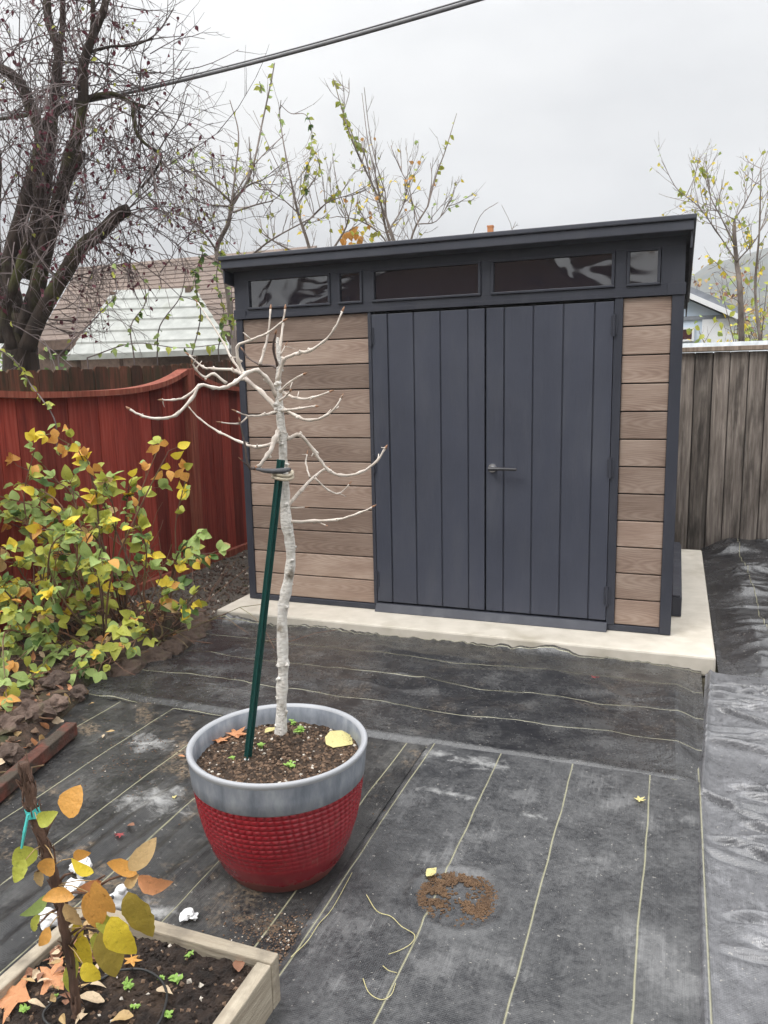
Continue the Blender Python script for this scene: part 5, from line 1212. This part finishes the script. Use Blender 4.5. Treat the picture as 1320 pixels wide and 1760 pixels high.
for u, v, L, mt, lb, kd in ((89, 1690, .07, 'salmonleaf', 'large orange maple leaf on planter soil behind the sapling stem', 'star'), (30, 1718, .085, 'salmonleaf', 'largest orange maple leaf at the left edge of the planter', 'star'), (227, 1656, .03, 'orangeleaf', 'small orange red leaf on planter soil below the green leaves', 'star'),
                            (165, 1695, .055, 'tanleaf', 'pinkish tan leaf against the sapling stem foot', 'leaf'), (411, 1680, .05, 'brownleaf', 'reddish brown leaf in the right corner of the planter', 'leaf'), (180, 1725, .07, 'palebrownleaf', 'curled pale dry leaf right of the sapling foot', 'leaf'), (270, 1705, .05, 'palebrownleaf', 'thin dry leaf beside the black hose in the planter', 'leaf'), (110, 1640, .06, 'brownleaf', 'brown dead leaf in the back left of the planter', 'leaf'), (95, 1660, .05, 'brownleaf', 'brown dead leaf beside the large maple leaf', 'leaf'), (230, 1755, .05, 'tanleaf', 'tan leaf at the bottom edge of the planter', 'leaf')):
    flat_leaf('fallen_leaf', inpl(u, v), L, mt, lb, kd, 'fallen leaves in the planter', .25)
for u, v, s, lb in ((222, 1697, .018, 'green seedling just inside the hose loop in the planter'), (303, 1690, .02, 'larger green seedling right of the hose loop'), (278, 1685, .013, 'small seedling touching the hose loop'), (326, 1647, .014, 'green seedling near the back board of the planter'), (42, 1742, .016, 'green seedling below the largest maple leaf'), (231, 1737, .013, 'green seedling in the lower middle of the planter'), (93, 1717, .011, 'tiny seedling between maple leaf and sapling foot'), (292, 1750, .014, 'yellow green seedling at the bottom of the planter')):
    seedling(inpl(u, v, .008), s, lb, 'seedlings in the planter')
mb = MB(); ring = [inpl(u, v, .022) for u, v in ((228, 1672), (250, 1674), (275, 1690), (287, 1715), (283, 1745), (268, 1775), (220, 1800), (150, 1800), (90, 1775), (75, 1755), (95, 1730), (125, 1712), (170, 1690), (200, 1678), (228, 1672))]
mb.tube(spline(ring, 4), .0032, 8); tag(mb.build('drip_hose', MT['hose'], smooth=True), 'thin black drip hose looped on the planter soil', 'hose')

mb = MB()
for i in range(70):
    u, v = random.gauss(118, 38), random.gauss(1668, 34); p = inpl(u, v, .022+random.uniform(0, .012))
    if p.y > py1-.05 or p.x < px0+.05: continue
    mb.leaf(p, Vector((random.uniform(-1, 1), random.uniform(-1, 1), random.uniform(-.1, .3))), Vector((0, 0, 1))+rv(.6), random.uniform(.018, .042), random.uniform(.01, .024), random.choice((0, 0, 1, 2)), random.uniform(-.5, .6), .4)
stuff(mb.build('leaf_litter', [MT['brownleaf'], MT['palebrownleaf'], MT['tanleaf']]), 'small dead leaves heaped round the sapling foot in the planter', 'leaf litter')

# ---- sapling in the planter
SB = inpl(133, 1745, -.03)
sp = thing('sapling', SB, 'small shaggy barked sapling with orange, yellow and green leaves in the planter', 'sapling')
mb = MB(); SP = [(133, 1760, .012), (130, 1720, .0115), (122, 1660, .011), (113, 1610, .0105), (105, 1560, .0105), (98, 1520, .011), (85, 1480, .010), (72, 1440, .010), (58, 1395, .0105), (48, 1350, .012), (38, 1312, .011)]
Q = spline([V(u, v, SB, -.02*i/10) for i, (u, v, r) in enumerate(SP)], 4); rr = np.interp(np.linspace(0, 10, len(Q)), range(11), [r for *_, r in SP]); mb.tube(Q, list(rr*.95), 10, 0, knob=.22)
for i in range(70):     # shreds of bark
    j = random.choice([random.randint(0, len(Q)-2), random.randint(len(Q)-14, len(Q)-2)]); p = Q[j]; d_ = (Q[j+1]-Q[j]).normalized(); a_ = rv(1); a_ = (a_-d_*a_.dot(d_)).normalized()
    s_ = random.choice((1, -1)); mb.tube([p+a_*rr[j]*.8, p+a_*rr[j]*1.15+d_*.012*s_, p+a_*rr[j]*random.uniform(1.2, 1.9)+d_*random.uniform(.02, .045)*s_], [.0028, .002, .001], 4, 0)
for (u, v), (u2, v2) in (((98, 1520), (125, 1500)), ((100, 1545), (150, 1535)), ((75, 1445), (95, 1405)), ((150, 1535), (180, 1505)), ((110, 1590), (170, 1580)), ((115, 1610), (160, 1590)), ((150, 1535), (225, 1500)), ((105, 1560), (65, 1590)), ((90, 1495), (60, 1500)), ((118, 1630), (150, 1590))):
    mb.tube([V(u, v, SB), V((u+u2)/2, (v+v2)/2-6, SB, random.uniform(-.04, .02)), V(u2, v2, SB, random.uniform(-.06, .03))], [.004, .003, .002], 5, 0)
mb.build('stem', MT['vinewood'], sp, smooth=True)
LV = [(127, 1378, 52, 46, 75, 'orangeleaf'), (78, 1403, 40, 28, 30, 'limeleaf'), (42, 1475, 50, 42, -150, 'limeleaf'), (32, 1498, 40, 30, -120, 'limeleaf'), (76, 1490, 42, 34, -140, 'orangeleaf'), (66, 1512, 40, 24, -110, 'tanleaf'), (206, 1495, 62, 30, 170, 'orangeleaf'), (243, 1470, 62, 34, 50, 'tanleaf'), (265, 1514, 60, 36, -8, 'salmonleaf'), (224, 1512, 36, 24, 210, 'tanleaf'), (138, 1490, 50, 22, 160, 'yellowleaf'), (140, 1472, 34, 22, 20, 'orangeleaf'), (97, 1545, 60, 26, 185, 'orangeleaf'), (57, 1556, 60, 22, 215, 'greenleaf'), (57, 1588, 40, 22, 230, 'limeleaf'), (152, 1523, 48, 24, 200, 'salmonleaf'), (176, 1548, 74, 40, -75, 'orangeleaf'), (157, 1568, 68, 46, -80, 'orangeleaf'), (237, 1577, 92, 56, -68, 'greenlow'), (212, 1612, 84, 50, -62, 'yellowleaf'), (187, 1640, 84, 54, -65, 'greenlow'), (164, 1622, 36, 26, -90, 'limeleaf'), (146, 1640, 66, 36, -80, 'yellowleaf'), (157, 1672, 44, 30, -50, 'yellowleaf'), (125, 1678, 58, 26, -95, 'limeleaf'), (124, 1574, 48, 34, -50, 'tanleaf'), (180, 1592, 44, 32, -60, 'limeleaf'), (135, 1600, 40, 28, -100, 'yellowleaf'), (75, 1610, 34, 22, -120, 'orangeleaf')]
MT['greenlow'] = leaf_mat('olive_green_leaf', (.16, .20, .035), (.34, .26, .05))
lf = MB(); names = sorted(set(q[5] for q in LV)); dep0 = (SB-CAM).dot(FH); sc_ = 1/F_PX*(SB-CAM).length*.79
for (u, v, L, W2, ang, mt) in LV:
    a_ = R(ang); off = random.uniform(-.09, .01); d_ = (RT*math.cos(a_)+UP*math.sin(a_)+FH*random.uniform(-.35, .2)).normalized()
    Lm = L*sc_*.95; W2 = W2*.86; c_ = V(u, v, SB, off); nr = (-FW+UP*.25+rv(.45)).normalized()
    lf.leaf(c_-d_*Lm*.5, d_, nr, Lm, W2*sc_, names.index(mt), random.uniform(.05, .4), random.uniform(.1, .45), prof=[min(1, math.sin(math.pi*min(1, (i/13)**.82))**.75*1.02)+.03*(i == 0) for i in range(14)])
    pet = V(u, v, SB, off)-d_*Lm*.5; jn = min(Q, key=lambda q: (q-pet).length); 
    if (jn-pet).length < .12: lf.tube([pet, pet.lerp(jn, .5)+Vector((0, 0, .006)), jn], .0011, 4, names.index('tanleaf'))
lf.build('leaves', [MT[m_] for m_ in names], sp, smooth=True)
tg = thing('plant_tag', V(56, 1397, SB, -.03), 'bright turquoise tape tag tied round the sapling top', 'tag')
mb = MB(); c_ = V(56, 1397, SB, -.03); ring = []
tdir = (V(48, 1350, SB)-V(72, 1440, SB)).normalized()
ctr = V(57, 1396, SB, -.014); e1 = tdir.cross(FH).normalized(); e2 = tdir.cross(e1)
for h_ in (-.010, .010): ring += [ctr+tdir*h_*(1+.2*math.sin(3*t))+e1*(.0155*math.cos(t))+e2*(.0155*math.sin(t)) for t in np.linspace(0, 2*math.pi, 17)[:-1]]
mb.add(ring, [(i, (i+1) % 16, 16+(i+1) % 16, 16+i) for i in range(16)])
o_ = mb.build('band', MT['cyan'], tg); sol = o_.modifiers.new('t', 'SOLIDIFY'); sol.thickness = .0012
mb = MB(); mb.tube([V(48, 1400, SB, -.035), V(42, 1430, SB, -.04), V(37, 1458, SB, -.035)], [.003, .0035, .0025], 4, 0); mb.build('tail', MT['cyan'], tg)
# white crumpled scraps behind the sapling
for u, v, r, lb in ((140, 1484, .030, 'crumpled white plastic scrap, uppermost behind the sapling'), (128, 1518, .026, 'crumpled white plastic scrap, middle one behind the sapling'), (88, 1570, .03, 'greyish white plastic scrap, lowest, by the planter back corner')):
    p = onfab(u, v+16, .02); mb = MB(); mb.blob(p+Vector((0, 0, r*.6)), r, 0, .5, .9, .32, 3); tag(mb.build('plastic_scrap', MT['white']), lb, 'scrap', 'white plastic scraps')
p = onfab(206, 1560, .02); og = thing('ornament', p, 'small white ornament with a black spot behind the planter back board', 'ornament')
mb = MB(); mb.blob(p+Vector((0, 0, .028)), .027, 0, .5, 1.25, .25, 3); mb.blob(p+Vector((.012, 0, .062)), .015, 0, .5, 1, .2, 2); mb.build('body', MT['white'], og, smooth=True)
mb = MB(); q = V(192, 1543, p, -.028); mb.blob(q, .007, 0, .5, 1, .1, 2); mb.build('spot', MT['blackplastic'], og, smooth=True)

# ---- damp air: far hill fades
mb = MB(); mb.box((-75, -26, -1.2), (430, 345, 78)); hz_ = mb.build('haze', [], origin=(0, 0, 0)); hz_['kind'] = 'stuff'
hm = bpy.data.materials.new('damp_air'); hm.use_nodes = True; n_ = hm.node_tree.nodes; n_.clear()
ho = n_.new('ShaderNodeOutputMaterial'); pv = n_.new('ShaderNodeVolumePrincipled'); pv.inputs['Color'].default_value = (.92, .95, 1, 1); pv.inputs['Density'].default_value = .0016
hm.node_tree.links.new(pv.outputs[0], ho.inputs['Volume']); hz_.data.materials.append(hm)

for ob in bpy.data.objects:
    if '_o' in ob: del ob['_o']
